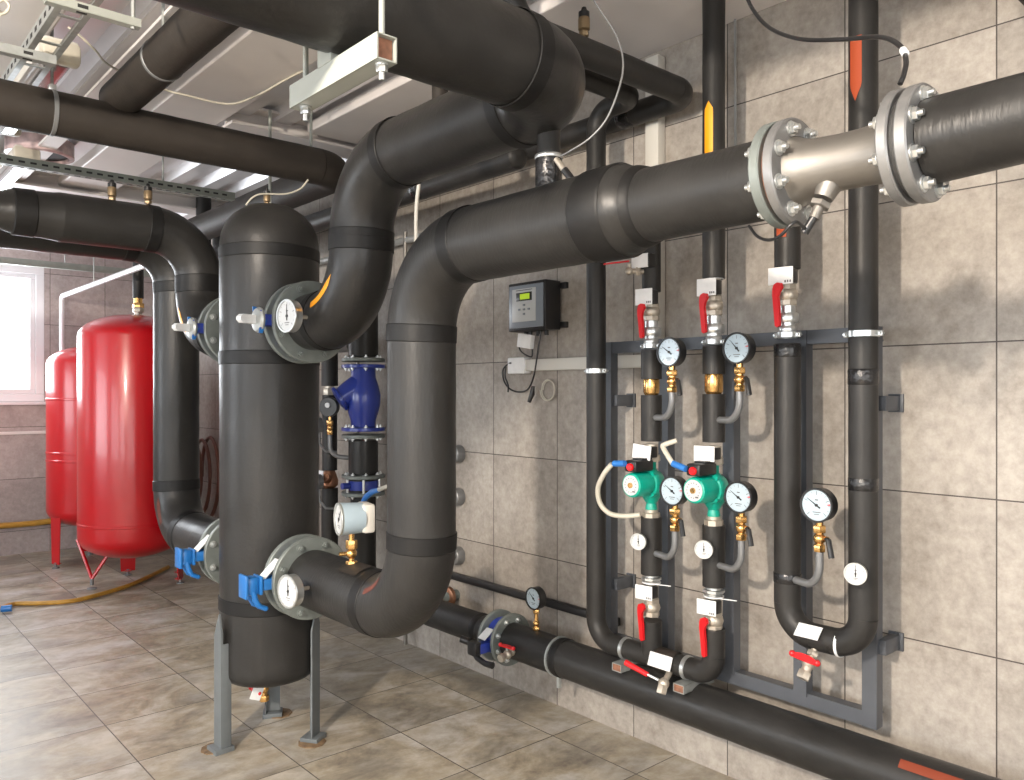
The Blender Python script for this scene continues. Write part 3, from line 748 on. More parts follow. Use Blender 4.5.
# small drain with red lever at the top of V2
dv = thing('drain_cock', 'little brass cock with thin red lever beside the uppermost white tag', 'valve', (XV, YV[1], zr(1, 272)))
k = MB(); zc = zr(1, 272)
k.cyl((XV - .02, YV[1] + .01, zc), (XV - .085, YV[1] + .045, zc), .011, n=14); k.hexn((XV - .045, YV[1] + .022, zc), (XV - .062, YV[1] + .032, zc), .018)
k.ball((XV - .085, YV[1] + .045, zc), .017); k.cyl((XV - .085, YV[1] + .045, zc), (XV - .085, YV[1] + .045, zc + .03), .007, n=10)
k.build('body', 'nickel', dv)
MB().box((XV - .135, YV[1] + .07, zc + .032), (.11, .014, .006), Matrix.Rotation(-.5, 3, 'Z') @ Matrix.Rotation(-.15, 3, 'Y'), bev=.002).build('lever', 'lever', dv)
bx = MB().box((XV - .03, YV[1], zr(1, 262)), (.05, .07, .055), bev=.004).build('insulation_block', 'black', dv)
MB().box((XV - .058, YV[1] + .012, zr(1, 262)), (.005, .078, .056), Matrix.Rotation(.14, 3, 'Z'), bev=.0015).build('paper_tag', 'white', dv)

# ------------------------------------------------------------------ circulation pumps
def pump(i, label, y):
    zc = 1.185 if i == 1 else 1.192; Y = YV[i]
    t = thing('circulation_pump', label, 'pump', (XV, Y, zc - .12), 0, 'green circulation pumps')
    b = MB()
    b.lathe((XV, Y, zc - .10), (0, 0, 1), [(0, .024), (.012, .024), (.03, .021), (.05, .034), (.075, .050), (.10, .054), (.13, .050), (.155, .034), (.17, .020), (.195, .020), (.205, .024)], 28)
    b.lathe((XV - .005, Y, zc + .012), (-1, 0, 0), [(-.03, .052), (.0, .060), (.022, .062), (.030, .058), (.032, .05)], 32)
    bd = b.build('pump_body', 'green', t)
    m = MB(); m.lathe((XV - .03, Y, zc + .012), (-1, 0, 0), [(0, .050), (.085, .050), (.095, .047), (.098, .040)], 32)
    for k in range(4):
        a = PI / 4 + k * PI / 2; m.cyl((XV - .02, Y + .057 * math.cos(a), zc + .012 + .057 * math.sin(a)), (XV - .044, Y + .057 * math.cos(a), zc + .012 + .057 * math.sin(a)), .007, n=10)
    mt = m.build('motor_housing', 'green', t)
    n = MB().lathe((XV - .126, Y, zc + .012), (-1, 0, 0), [(0, .040), (.004, .040)], 32).build('name_plate', 'dialw', t)
    ik = MB()
    for a0 in range(0, 360, 24):
        a = math.radians(a0); ik.box((XV - .1305, Y + .028 * math.cos(a), zc + .012 + .028 * math.sin(a)), (.0006, .005, .003), Matrix.Rotation(a, 3, 'X'))
    ik.box((XV - .1305, Y - .016, zc - .012), (.0006, .014, .006)); ik.build('printed_mark', 'ink', n)
    MB().cyl((XV - .128, Y, zc + .012), (XV - .136, Y, zc + .012), .011, n=16).build('vent_screw', 'brass', t)
    bx = MB(); bx.box((XV - .078, Y + .0, zc + .088), (.112, .062, .046), Matrix.Rotation(.0, 3, 'Y'), bev=.009); bx.box((XV - .05, Y, zc + .114), (.08, .05, .008), bev=.003)
    box = bx.build('terminal_box', 'black', t)
    MB().lathe((XV - .134, Y - .004, zc + .085), (-1, 0, 0), [(0, .015), (.008, .015), (.011, .012)], 20).build('speed_knob', 'knob', box)
    for z0, z1, nm in ((zc + .10, zr(i, 444 if i == 1 else 446), 'upper_union'), (zc - .135, zc - .095, 'lower_union')):
        u = MB(); u.hexn((XV, Y, min(z0, z1)), (XV, Y, min(z0, z1) + .028), .036, 8); u.cyl((XV, Y, min(z0, z1)), (XV, Y, max(z0, z1) - .0), .028, n=20); u.build(nm, 'nickel', t)
    zt = zr(i, 451.5 if i == 1 else 453); rot = Matrix.Rotation(.1, 3, 'Z') @ Matrix.Rotation(.12 if i == 1 else 0, 3, 'X')
    MB().box((XV - .028, Y, zt), (.05, .07, .045), bev=.004).build('insulation_block', 'black', t)
    MB().box((XV - .056, Y + .004, zt), (.006, .086, .058), rot, bev=.0015).build('paper_tag', 'white', t)
    return t
pump(1, 'green circulation pump whose white cable hangs in a big loop', 0)
pump(2, 'green circulation pump whose short cable bends over a cut end', 0)
def cable(name, label, pts, r, m, cat='cable', n=10, group=None, smoothit=True, **parts):
    """flexible cable through given points (Catmull-Rom)"""
    P = [V(p) for p in pts]
    if smoothit and len(P) > 2:
        Q = [2 * P[0] - P[1]] + P + [2 * P[-1] - P[-2]]; out = []
        for i in range(1, len(Q) - 2):
            p0, p1_, p2, p3_ = Q[i - 1:i + 3]
            for k in range(8):
                u = k / 8
                out.append(.5 * ((2 * p1_) + (p2 - p0) * u + (2 * p0 - 5 * p1_ + 4 * p2 - p3_) * u * u + (3 * p1_ - p0 - 3 * p2 + p3_) * u ** 3))
        out.append(P[-1])
    else: out = P
    o = MB().sweep(out, r, n).build(name, m)
    if label: tag(o, label, cat, group)
    return o
y = YV[1]; zc = 1.185
def at(px, py, X=None, Y=None, Z=None):
    """point seen at a picture position, on a known plane of the room"""
    k = (px - 512) / F; q = (391.5 - py) / F
    dx = sT + k * cT; dy = cT - k * sT
    d = X / dx if X is not None else (Y / dy if Y is not None else (Z - H) / q)
    return V((d * dx, d * dy, H + q * d))
t = thing('pump_cable', 'white flexible cable looping from the pump near the far riser down to its union', 'cable', (2.4, 2.2, 1.0))
pts = [at(620, 463.5, X=2.46), at(612, 464, X=2.455), at(604, 474, X=2.45), at(598, 488, X=2.46), at(600, 503, X=2.48), at(609, 513, X=2.50), at(622, 516, X=2.53), at(640, 515, X=2.57)]
o = cable('flexible_sheath', None, pts[1:], .0105, 'cream'); o.parent = t; o.matrix_parent_inverse = ROOT[t.name].inverted()
MB().sweep([at(614, 463.5, X=2.458), at(625, 463.5, X=2.455)], .0125, 12).build('blue_sleeve', 'bsleeve', t)
t = thing('pump_cable', 'short white cable kinked above the blue sleeve of the nearer pump', 'cable', (2.45, 2.0, 1.2))
pts = [at(673, 464, X=2.46), at(668, 456, X=2.46), at(663, 447, X=2.47), at(665, 444.5, X=2.47), at(677, 440.5, X=2.49)]
o = cable('flexible_sheath', None, pts, .0100, 'cream'); o.parent = t; o.matrix_parent_inverse = ROOT[t.name].inverted()
MB().sweep([at(673, 463.5, X=2.46), at(686, 469, X=2.458)], .0125, 12).build('blue_sleeve', 'bsleeve', t)

gauge('pressure gauge above the pump with the looping cable, just below the frame top', 2.53, YV[1] - .158, 1.722, 1.464, YV[1])
gauge('pressure gauge on the orange-arrow riser, just below the frame top', 2.53, YV[2] - .158, 1.725, 1.462, YV[2], needle=2.3)
gauge('pressure gauge between the two green pumps', 2.53, YV[1] - .172, 1.187, .916, YV[1])
gauge('pressure gauge beside the nearer green pump, against bare wall', 2.53, YV[2] - .165, 1.192, .917, YV[2])
gauge('pressure gauge between the two joined risers, no pump beside it', 2.53, YV[3] - .156, 1.195, .917, YV[3])
def thermometer(label, c, stem, r=.034, face=PI, case='zinc'):
    """small round thermometer; c = dial centre, stem = point on the pipe"""
    t = thing('dial_thermometer', label, 'thermometer', stem, 0)
    mx = Matrix.Translation(c) @ Matrix.Rotation(face, 4, 'Z')
    dial_parts(t, mx, r, case, 'dialw', .012 if r < .05 else .03, 1.6, redmark=False)
    k = MB().sweep([c, stem], .008, 12); a, b, d = frame_from(V(stem) - V(c)); k.hexn(V(c) + d * .014, V(c) + d * .028, .014); k.build('stem', 'nickel', t)
    return t
thermometer('small round thermometer on the pipe under the pump with looping cable', V((2.51, YV[1] - .008, zr(1, 538.5))), V((2.57, YV[1], zr(1, 538.5))), .032, PI + .35)
thermometer('small round thermometer on the pipe under the nearer pump', V((2.51, YV[2] - .020, zr(2, 545.5))), V((2.57, YV[2], zr(2, 545.5))), .033, PI + .35)
thermometer('small round thermometer near the bottom of the riser at the frame edge', V((2.51, YV[4] - .018, zr(4, 568.5))), V((2.57, YV[4], zr(4, 568.5))), .034, PI + .25)
thermometer('thermometer beside the blue-lever valve on the lower vessel pipe', V((1.40, 2.885, .805)), V((1.49, 2.885, .805)), .062, PI + .15)
thermometer('thermometer beside the white-lever valve on the upper vessel pipe', V((1.40, 2.895, 1.860)), V((1.49, 2.895, 1.860)), .062, PI + .15)

# ------------------------------------------------------------------ steel frame on the wall
fr = thing('steel_mounting_frame', 'grey-blue steel frame of upright posts holding the risers off the tiled wall', 'frame', (2.72, 1.82, .41))
ZT, ZL = 1.79, .435
ysf = [2.43, 2.115, 1.80, 1.50, 1.248]
for i, yy in enumerate(ysf):
    k = MB(); z0 = ZL if i in (0, 4) else ZL + .04
    k.box((2.705, yy, (z0 + ZT) / 2), (.006, .05, ZT - z0)); k.box((2.728, yy - .022, (z0 + ZT) / 2), (.04, .006, ZT - z0))
    k.build('post', 'frame', fr, smooth=False)
for zz in (ZT - .025, ZL + .025):
    k = MB(); k.box((2.712, 1.8305, zz), (.006, 1.215, .05)); k.box((2.735, 1.8305, zz - .022 if zz > 1 else zz + .022), (.04, 1.215, .006)); k.build('rail', 'frame', fr, smooth=False)
for yy in (2.40, 1.215):
    for zz in (1.53, .71):
        k = MB(); k.box((2.78, yy, zz), (.12, .03, .05), bev=.002); k.box((2.834, yy, zz), (.01, .05, .062), bev=.001); k.build('wall_bracket', 'frame', fr)

# ------------------------------------------------------------------ E: low run along the wall
pe = thing('insulated_pipe', 'thick black pipe running low along the wall under the steel frame, red-brown arrow', 'pipe', (2.66, 1.2, .23))
XE, ZE, RE = 2.645, .338, .086
insul(pe, [(XE, 3.00, ZE), (XE, -2.8, ZE)], [], RE, 'foam', 40, bands=False)
insul(pe, [(XE, 3.12, ZE), (XE, 4.42, ZE), (XE, 4.42, 1.06)], [.16], .079, 'foam', 36, bands=False)
ringband(pe, (XE, 3.24, ZE), (0, 1, 0), .079, .05, 'tape', 'tape_band', .003)
ringband(pe, (XE, 2.64, ZE), (0, 1, 0), RE, .035, 'tape', 'tape_band', .004)
k = ringband(pe, (XE, 2.675, ZE), (0, 1, 0), RE, .012, 'galv', 'pipe_clamp', .007)
MB().box((XE, 2.675, ZE - RE - .03), (.02, .012, .06)).build('clamp_lug', 'galv', k)
pth = [V((XE, a, ZE)) for a in (1.10, .90, .70, .60)]
sticker(pe, pth, RE, -.0, .24, (-1, 0, 1.15), .030, 'dkor', .03)
# inline flanged valve on E
t = thing('butterfly_valve', 'small flanged valve with black handle on the low wall pipe', 'valve', (XE, 3.06, ZE - .13))
flange(t, (XE, 3.115, ZE), (0, 1, 0), .128, .05, .02, 'flange', 8, bs=.009)
flange(t, (XE, 3.015, ZE), (0, -1, 0), .128, .05, .02, 'flange', 8, bs=.009)
MB().lathe((XE, 3.03, ZE), (0, 1, 0), [(0, .04), (0, .095), (.07, .095), (.07, .04)], 32, closed=True).build('body', 'blue', t)
k = MB(); k.cyl((XE - .09, 3.065, ZE - .02), (XE - .17, 3.065, ZE - .03), .018, n=16); k.box((XE - .14, 3.065, ZE - .02), (.07, .055, .05), bev=.006); k.build('neck', 'blue', t)
k = MB(); k.box((XE - .185, 3.075, ZE - .02), (.04, .07, .07), bev=.01); k.sweep([(XE - .18, 3.08, ZE - .04), (XE - .19, 3.04, ZE - .06), (XE - .195, 2.98, ZE - .068), (XE - .19, 2.93, ZE - .066)], [.017, .015, .014, .016], 12); k.cyl((XE - .18, 3.12, ZE), (XE - .20, 3.16, ZE + .01), .018, n=16); k.build('handle', 'black', t)
MB().box((XE - .12, 3.065, ZE + .04), (.07, .05, .005), Matrix.Rotation(-.6, 3, 'Y')).build('paper_tag', 'white', t)
small_drain('drain_tap', 'red butterfly tap poking from the low wall pipe near the flanged valve', (XE - .075, 2.90, ZE - .01), (-1, -.1, -.15), 1.15, 'nickel')
dl = thing('lever_valve', 'drain cock with long red lever below the tag on the bottom pipe run', 'valve', (XV - .04, 1.98, zb1 - .06))
k = MB(); c0 = V((XV - .03, 1.975, zb1 - .02)); k.cyl(c0, c0 + V((-.05, -.01, -.03)), .012, n=14); k.ball(c0 + V((-.055, -.01, -.035)), .022); k.hexn(c0 + V((-.06, -.01, -.04)), c0 + V((-.075, -.012, -.07)), .021); k.build('body', 'nickel', dl)
k = MB(); a0 = c0 + V((-.075, .0, -.02)); k.sweep([a0, a0 + V((-.01, .05, .012))], [.006, .006], 8); k.build('lever_arm', 'zinc', dl)
MB().sweep([a0 + V((-.01, .045, .011)), a0 + V((-.02, .15, .035))], [.010, .012], 8).build('lever', 'lever', dl)
tg = MB().box((XV - .052, 2.01, zb1 + .012), (.005, .11, .055), Matrix.Rotation(.35, 3, 'Y'), bev=.001).build('paper_tag', 'white', v1)
# gauge on E (upright stem)
t = thing('pressure_gauge', 'pressure gauge standing upright on the low wall pipe', 'gauge', (XE, 2.83, ZE + RE), 0, GRP)
gz = .580
dial_parts(t, Matrix.Translation((XE - .016, 2.83, gz)) @ Matrix.Rotation(PI, 4, 'Z'), .052, 'black', 'dial', .038, 2.4)
k = MB(); k.cyl((XE, 2.83, ZE + RE - .01), (XE, 2.83, gz - .045), .010, n=12); k.hexn((XE, 2.83, ZE + RE), (XE, 2.83, ZE + RE + .018), .018); k.ball((XE, 2.83, ZE + RE + .035), .016); k.hexn((XE, 2.83, gz - .075), (XE, 2.83, gz - .055), .016)
k.build('gauge_cock', 'brass', t)
# black tube along the wall below the controller
tag(MB().box((2.815, 3.17, .510), (.03, 1.42, .04), bev=.006).build('black_wall_conduit', 'black'), 'slim shiny black conduit fixed low on the wall above the thick pipe', 'conduit')

# ------------------------------------------------------------------ flow meter
fm = thing('flow_meter', 'bare stainless steel flow meter spool bolted between two flange pairs', 'meter', (1.6, .84, 1.91))
Zm = 2.040
MB().lathe((1.6, .898, Zm), (0, -1, 0), [(0, .05), (0, .080), (.010, .074), (.025, .066), (.045, .061), (.10, .057), (.15, .057), (.19, .060), (.207, .065), (.218, .072), (.218, .05)], 48, closed=True).build('spool', 'steel', fm)
flange(fm, (1.6, .900, Zm), (0, -1, 0), .114, .055, .022, 'flange_l', 8, br=.091, bs=.011)
flange(fm, (1.6, .668, Zm), (0, 1, 0), .111, .055, .022, 'flange_l', 8, br=.089, bs=.011)
k = MB(); a0 = V((1.6, .80, Zm)); dn = V((-.30, .30, -.93)).normalized(); k.cyl(a0 + dn * .05, a0 + dn * .080, .026, .020, n=20); k.hexn(a0 + dn * .088, a0 + dn * .10, .022); k.cyl(a0 + dn * .10, a0 + dn * .125, .011, n=12); k.build('sensor_boss', 'steel', fm)
MB().cyl(a0 + dn * .12, a0 + dn * .145 + V((0, .012, -.01)), .009, n=12).build('sensor_plug', 'black', fm)
t = pa
flange(t, (1.6, .932, Zm), (0, 1, 0), .114, .055, .024, 'flange', 8, br=.093, bs=.011, name='end_flange')
MB().lathe((1.6, .919, Zm), (0, -1, 0), [(0, .05), (0, .100), (.007, .100), (.007, .05)], 40, closed=True).build('gasket', 'rust', fm)
MB().lathe((1.6, .657, Zm), (0, -1, 0), [(0, .05), (0, .100), (.010, .100), (.010, .05)], 40, closed=True).build('gasket', 'rubber', fm)
pk = thing('insulated_pipe', 'wide black pipe leaving the bare flow meter flange towards the open side of the room', 'pipe', (1.6, 0, 1.94))
flange(pk, (1.6, .634, Zm), (0, -1, 0), .111, .055, .024, 'flange_l', 8, br=.090, bs=.011, name='end_flange')
q = subdiv(V((1.6, .62, Zm + .002)), V((1.6, -2.9, Zm + .10)), 40)
MB().sweep(q, [max(.070, .080 - .022 * (i / 40) * 3.5) for i in range(41)], 48).build('straight_section', 'foam_wr', pk)
cable('sensor_cable', 'black sensor cable looping under the flow meter from its plug', [a0 + dn * .14 + V((0, .01, -.008)), at(795, 222, X=1.50), at(780, 236, X=1.5), at(768, 240, X=1.55), at(757, 236, X=1.58), at(749, 226, X=1.6)], .0035, 'black')
cable('sensor_cable', 'black cable swagged across the wall from the ceiling to the far flow meter flange', [at(743, -14, X=2.0), at(752, 8, X=2.0), at(770, 28, X=1.95), at(800, 39, X=1.9), at(840, 39.5, X=1.85), at(880, 37, X=1.75), at(900, 46, X=1.68), at(906, 60, X=1.64), at(904, 74, X=1.61), at(900, 84, X=1.6)], .0052, 'black')
tag(MB().cyl(at(903, 50, X=1.66), at(905.5, 54, X=1.65), .0075, n=10).build('cable_clip', 'white'), 'tiny white clip on the swagged black cable', 'clip')
cable('temperature_probe_cable', 'thin grey cable hanging in an arc to the probe on the meter pipe', [at(588, -10, X=1.75), at(600, 10, X=1.74), at(616, 35, X=1.72), at(623, 60, X=1.7), at(620, 85, X=1.68), at(607, 118, X=1.66), at(590, 138, X=1.64), at(570, 151, X=1.62), at(557, 158, X=1.61)], .0028, 'siph')
t = thing('temperature_probe', 'short brass-collared probe with black tip lying on the meter pipe', 'sensor', at(570, 178, X=1.6))
pA, pB = at(556, 159, X=1.59), at(573, 181, X=1.6)
MB().sweep([pA, pA.lerp(pB, .55)], [.008, .010], 12).build('collar', 'nickel', t)
MB().sweep([pA.lerp(pB, .5), pB], [.011, .010], 12).build('tip', 'black', t)

# ------------------------------------------------------------------ controller on the wall
ct = thing('heating_controller', 'dark box controller with green display on the tiled wall', 'controller', (2.78, 2.98, 1.87))
MB().box((2.775, 2.985, 1.997), (.105, .275, .245), bev=.006).build('housing', 'black', ct)
f = MB().box((2.720, 2.985, 1.997), (.008, .25, .215), bev=.004).build('front_cover', 'ctrl', ct)
pn = MB().box((2.7145, 2.995, 2.003), (.004, .175, .165), bev=.003).build('key_panel', 'ctrlp', ct)
MB().box((2.7115, 2.992, 2.045), (.003, .115, .042), bev=.001).build('display_bezel', 'black', pn)
MB().box((2.7095, 2.984, 2.045), (.002, .070, .028)).build('display', 'lcd', pn)
for (a, b) in ((0, .0), (0, -.045), (-.035, -.022), (.035, -.022), (0, -.0225)):
    MB().box((2.7115, 2.992 + a, 2.003 + b), (.004, .016, .010), bev=.002).build('button', 'ctrl', pn)
MB().box((2.7115, 2.992, 2.078), (.001, .12, .004)).build('printed_line', 'ink', pn)
for zz in (1.90, 2.095): MB().box((2.83, 2.83, zz), (.02, .05, .03), bev=.002).build('mounting_lug', 'black', ct)
for yy in (3.05, 3.02, 2.96, 2.90): MB().cyl((2.78, yy, 1.88), (2.78, yy, 1.85), .011, n=14).build('cable_gland', 'black', ct)
k = MB().box((2.75, 3.02, 1.825), (.03, .10, .07), Matrix.Rotation(.15, 3, 'X'), bev=.004).build('bagged_connector', 'white', ct)
t = tag(MB().box((2.815, 2.69, 1.705), (.045, .82, .058), bev=.003).build('cable_trunking', 'greyw'), 'pale horizontal cable trunking on the wall below the controller', 'trunking')
t = tag(MB().box((2.81, 3.135, 1.705), (.055, .13, .085), bev=.006).build('junction_box', 'white'), 'small white junction box at the end of the pale trunking', 'box')
t = tag(MB().box((2.812, 2.245, 2.385), (.05, .072, 1.30), bev=.003).build('cable_trunking', 'greyw'), 'upright pale cable trunking rising to the ceiling behind the risers', 'trunking')
cable('controller_cable', 'black cable dropping from the controller past the trunking into a loose coil', [at(541, 330, X=2.77), at(538, 350, X=2.76), at(534, 375, X=2.77), at(528, 389, X=2.79), at(519, 392, X=2.8), at(510, 389, X=2.8), at(504, 381, X=2.8), at(503, 370, X=2.8), at(508, 364, X=2.79), at(511, 363, X=2.78)], .0045, 'black')
cable('controller_cable', 'short black cable curving between the controller glands and the junction box', [at(519, 343, X=2.77), at(520, 350, X=2.77), at(526, 355, X=2.76), at(532, 356, X=2.765), at(532, 343, X=2.77)], .004, 'black')
cable('mains_plug_cable', 'short black cable end with a plug hanging under the junction box', [at(506, 366, X=2.8), at(505, 376, X=2.8), at(508, 385, X=2.8), at(508, 392, X=2.79)], .0045, 'black')
tag(MB().sweep([at(533, 386, X=2.79), at(532, 394, X=2.785), at(529, 402, X=2.78)], [.009, .014, .010], 10).build('cable_plug', 'black'), 'black plug at the end of the coiled controller cable', 'plug')
c = at(549, 390, X=2.828)
pts = [c + V((-.007 * a / 20, (.043 + .004 * a / 20) * math.cos(a * PI / 10), (.047 + .004 * a / 20) * math.sin(a * PI / 10))) for a in range(41)]
cable('cable_coil', 'thin pale cable coil hung on the wall beside the black plug', pts, .003, 'cream', smoothit=False)
# thin conduit with cable up the wall near the ceiling
tag(MB().sweep([at(735, -16, X=2.825), at(735.5, 205, X=2.825)], .005, 8).build('wall_conduit', 'grey_tube'), 'thin grey conduit up the wall between the two arrowed risers', 'conduit')

# wall sleeves half hidden behind the rising pipe
for (py, nm) in ((454, 'upper'), (497, 'middle'), (556, 'lower')):
    c = at(454.5, py, X=2.80); z = c.z
    t = thing('wall_sleeve', 'round grey %s pipe sleeve on the wall half hidden by the thick riser' % nm, 'sleeve', (2.8, c.y, z - .04), 0)
    MB().lathe((2.84, c.y, z), (-1, 0, 0), [(0, .05), (.01, .052), (.05, .05), (.055, .045)], 24).build('collar', 'siph', t)
    MB().cyl((2.79, c.y, z), (2.78, c.y, z), .03, n=20).build('plug', 'black', t)
t = thing('wall_flange', 'grey round pipe flange just above the low pipe behind the elbow', 'flange', (2.78, 3.56, .42))
c = at(450, 596, X=2.79)
MB().lathe(c, (-1, 0, 0), [(0, .04), (0, .055), (.02, .055), (.024, .045)], 24).build('collar', 'copper', t)
MB().cyl(c + V((.05, 0, 0)), c + V((-.03, 0, 0)), .03, n=20).build('spigot', 'flange', t)

# ------------------------------------------------------------------ G: blue strainer riser
GX, GY = XE, 4.42
def gz_(py): return H + (391.5 - py) * (GX * sT + GY * cT) / F
g = thing('insulated_riser_pipe', 'black riser with bolted grey flanges carrying the blue strainer', 'pipe', (GX, GY, gz_(318) - .2))
insul(g, [(GX, GY, gz_(357)), (GX, GY, 2.62), (GX, 8.2, 2.62)][:2] , [], .092, 'foam', 32, bands=False)
MB().cyl((GX, GY, gz_(473)), (GX, GY, gz_(440)), .092, n=32).build('straight_section', 'foam', g)
MB().cyl((GX, GY, 1.02), (GX, GY, gz_(497)), .092, n=32).build('straight_section', 'foam', g)
for py, dn_ in ((360, 1), (436, -1), (476, 1), (493, -1)):
    flange(g, (GX, GY, gz_(py)), (0, 0, dn_), .135, .05, .022, 'flange', 8, bs=.009)
t = thing('y_strainer', 'royal blue cast strainer bolted between grey flanges behind the vessel', 'strainer', (GX, GY, gz_(433)))
flange(t, (GX, GY, gz_(366.5)), (0, 0, -1), .135, .05, .022, 'blue', 8, bs=.009)
flange(t, (GX, GY, gz_(429)), (0, 0, 1), .135, .05, .022, 'blue', 8, bs=.009)
MB().lathe((GX, GY, gz_(427)), (0, 0, 1), [(0, .075), (.04, .078), (.08, .090), (.14, .105), (.20, .108), (.26, .095), (.31, .078), (gz_(368) - gz_(427), .075)], 32).build('body', 'blue', t)
c0 = V((GX, GY, gz_(384))); k = MB(); dd = V((-.72, .30, -.50)).normalized()
k.cyl(c0, c0 + dd * .17, .085, .066, n=28); k.lathe(c0 + dd * .16, dd, [(0, .07), (.004, .082), (.022, .082), (.026, .06)], 28); b_ = k.build('basket_branch', 'blue', t)
t = thing('wafer_valve', 'blue wafer valve clamped between grey flanges under the strainer', 'valve', (GX, GY, gz_(489)))
MB().lathe((GX, GY, gz_(489)), (0, 0, 1), [(0, .04), (0, .10), (gz_(480) - gz_(489), .10), (gz_(480) - gz_(489), .04)], 32, closed=True).build('body', 'blue', t)
MB().cyl((GX - .09, GY, gz_(484.5)), (GX - .15, GY, gz_(484.5)), .02, n=16).build('neck', 'blue', t)
for a in range(6):
    an = a * PI / 3; MB().cyl((GX + .112 * math.cos(an), GY + .112 * math.sin(an), gz_(494)), (GX + .112 * math.cos(an), GY + .112 * math.sin(an), gz_(474)), .008, n=8).build('tie_bolt', 'zinc', t)
p0_ = V((GX - .13, GY - .12, gz_(486)))
t = thing('valve_cable', 'cable in bright blue sleeve beside the wafer valve', 'cable', p0_)
MB().sweep([at(363, 502, X=2.45), at(366, 497, X=2.45), at(372, 492, X=2.45), at(379, 490, X=2.45)], [.014, .017, .017, .014], 12).build('blue_sleeve', 'bsleeve', t)
MB().sweep([at(378, 490, X=2.45), at(386, 487, X=2.46), at(396, 485, X=2.48)], .013, 12).build('sheath', 'cream', t)

# gauge (back of case) with siphon, left of the strainer
t = thing('pressure_gauge', 'black-cased gauge with brass cock and bent siphon beside the blue strainer', 'gauge', at(350, 458, X=2.6), 0)
c = at(330, 407, X=2.50)
MB().lathe(c + V((.02, .02, 0)), (-.8, -.6, 0), [(0, .05), (.004, .060), (.045, .062), (.05, .058), (.05, .05)], 32).build('case', 'black', t)
MB().cyl(c + V((-.022, -.012, .012)), c + V((-.030, -.018, .012)), .016, n=14).build('centre_boss', 'white', t)
k = MB(); q0 = c + V((0, 0, -.06)); k.cyl(q0, q0 + V((0, 0, -.03)), .010, n=12); k.hexn(q0 + V((0, 0, -.025)), q0 + V((0, 0, -.055)), .020); k.ball(q0 + V((0, 0, -.07)), .019); k.hexn(q0 + V((0, 0, -.085)), q0 + V((0, 0, -.115)), .018); k.build('gauge_cock', 'brass', t)
MB().sweep(flat(fillet([q0 + V((0, 0, -.11)), V((q0.x, q0.y, gz_(456))), at(350, 458, X=2.6)], .07, 8)), .014, 12).build('siphon_tube', 'siph', t)
# H: slim pipes further back
hb = thing('insulated_riser_pipe', 'slim black riser with a bronze check valve seen between vessel and blue strainer', 'pipe', (2.64, 4.84, 0.2))
HX, HY = 2.64, 4.84
def hz(py): return H + (391.5 - py) * (HX * sT + HY * cT) / F
MB().cyl((HX, HY, hz(386)), (HX, HY, hz(352)), .055, n=20).build('straight_section', 'foam_r', hb)
MB().cyl((HX, HY, hz(470)), (HX, HY, hz(395)), .050, n=20).build('straight_section', 'foam_r', hb)
MB().cyl((HX, HY, .33), (HX, HY, hz(488)), .055, n=20).build('straight_section', 'foam_r', hb)
insul(hb, [(HX, HY, hz(358)), (HX, HY, hz(346)), (HX, HY - .30, hz(346))], .04, .05, 'siph', 20, bands=False)
k = MB(); k.hexn((HX, HY, hz(396)), (HX, HY, hz(388)), .045, 8); k.cyl((HX, HY, hz(398)), (HX, HY, hz(384)), .032, n=16); k.build('union', 'nickel', hb)
k = MB(); k.lathe((HX, HY, hz(488)), (0, 0, 1), [(0, .035), (.02, .055), (.05, .058), (.09, .045), (.12, .033)], 20); k.cyl((HX, HY, hz(481)), (HX - .07, HY - .06, hz(476)), .035, .028, n=16); k.build('check_valve', 'copper', hb)
MB().box((HX - .08, HY - .02, hz(474)), (.006, .08, .06), bev=.001).build('paper_tag', 'white', hb)
for xx in (2.58, 2.72):
    t = tag(MB().cyl((xx, 5.25 + (xx - 2.58), 0.02), (xx, 5.25 + (xx - 2.58), 2.7), .022, n=12).build('steel_tube', 'steel'), 'bare %s steel tube standing behind the slim riser' % ('outer' if xx < 2.6 else 'inner'), 'pipe')
t = thing('dial_thermometer', 'pale round dial peeking past the vessel beside the slim riser', 'thermometer', at(317, 458, X=2.5))
for k_, py in enumerate((425, 482)):
    c = at(316.5, py, X=2.50)
    if k_ == 1: t = thing('dial_thermometer', 'lower pale round dial peeking past the vessel edge', 'thermometer', at(317, 500, X=2.5))
    dial_parts(t, Matrix.Translation(c) @ Matrix.Rotation(PI, 4, 'Z'), .05, 'siph', 'dial', .03, 2.2, redmark=False)
    MB().sweep([c + V((.02, 0, -.05)), c + V((.02, 0, -.12)), c + V((.05, -.03, -.17)), c + V((.12, -.05, -.18))], .009, 10).build('siphon_tube', 'siph', t)
for (yy, ll) in ((4.15, 'near'), (4.72, 'far')):
    tag(MB().cyl((2.78, yy, .02), (2.78, yy, 2.55), .013, n=10).build('threaded_rod', 'steel'), 'slim bright upright rod on the %s side of the strainer riser' % ll, 'rod')

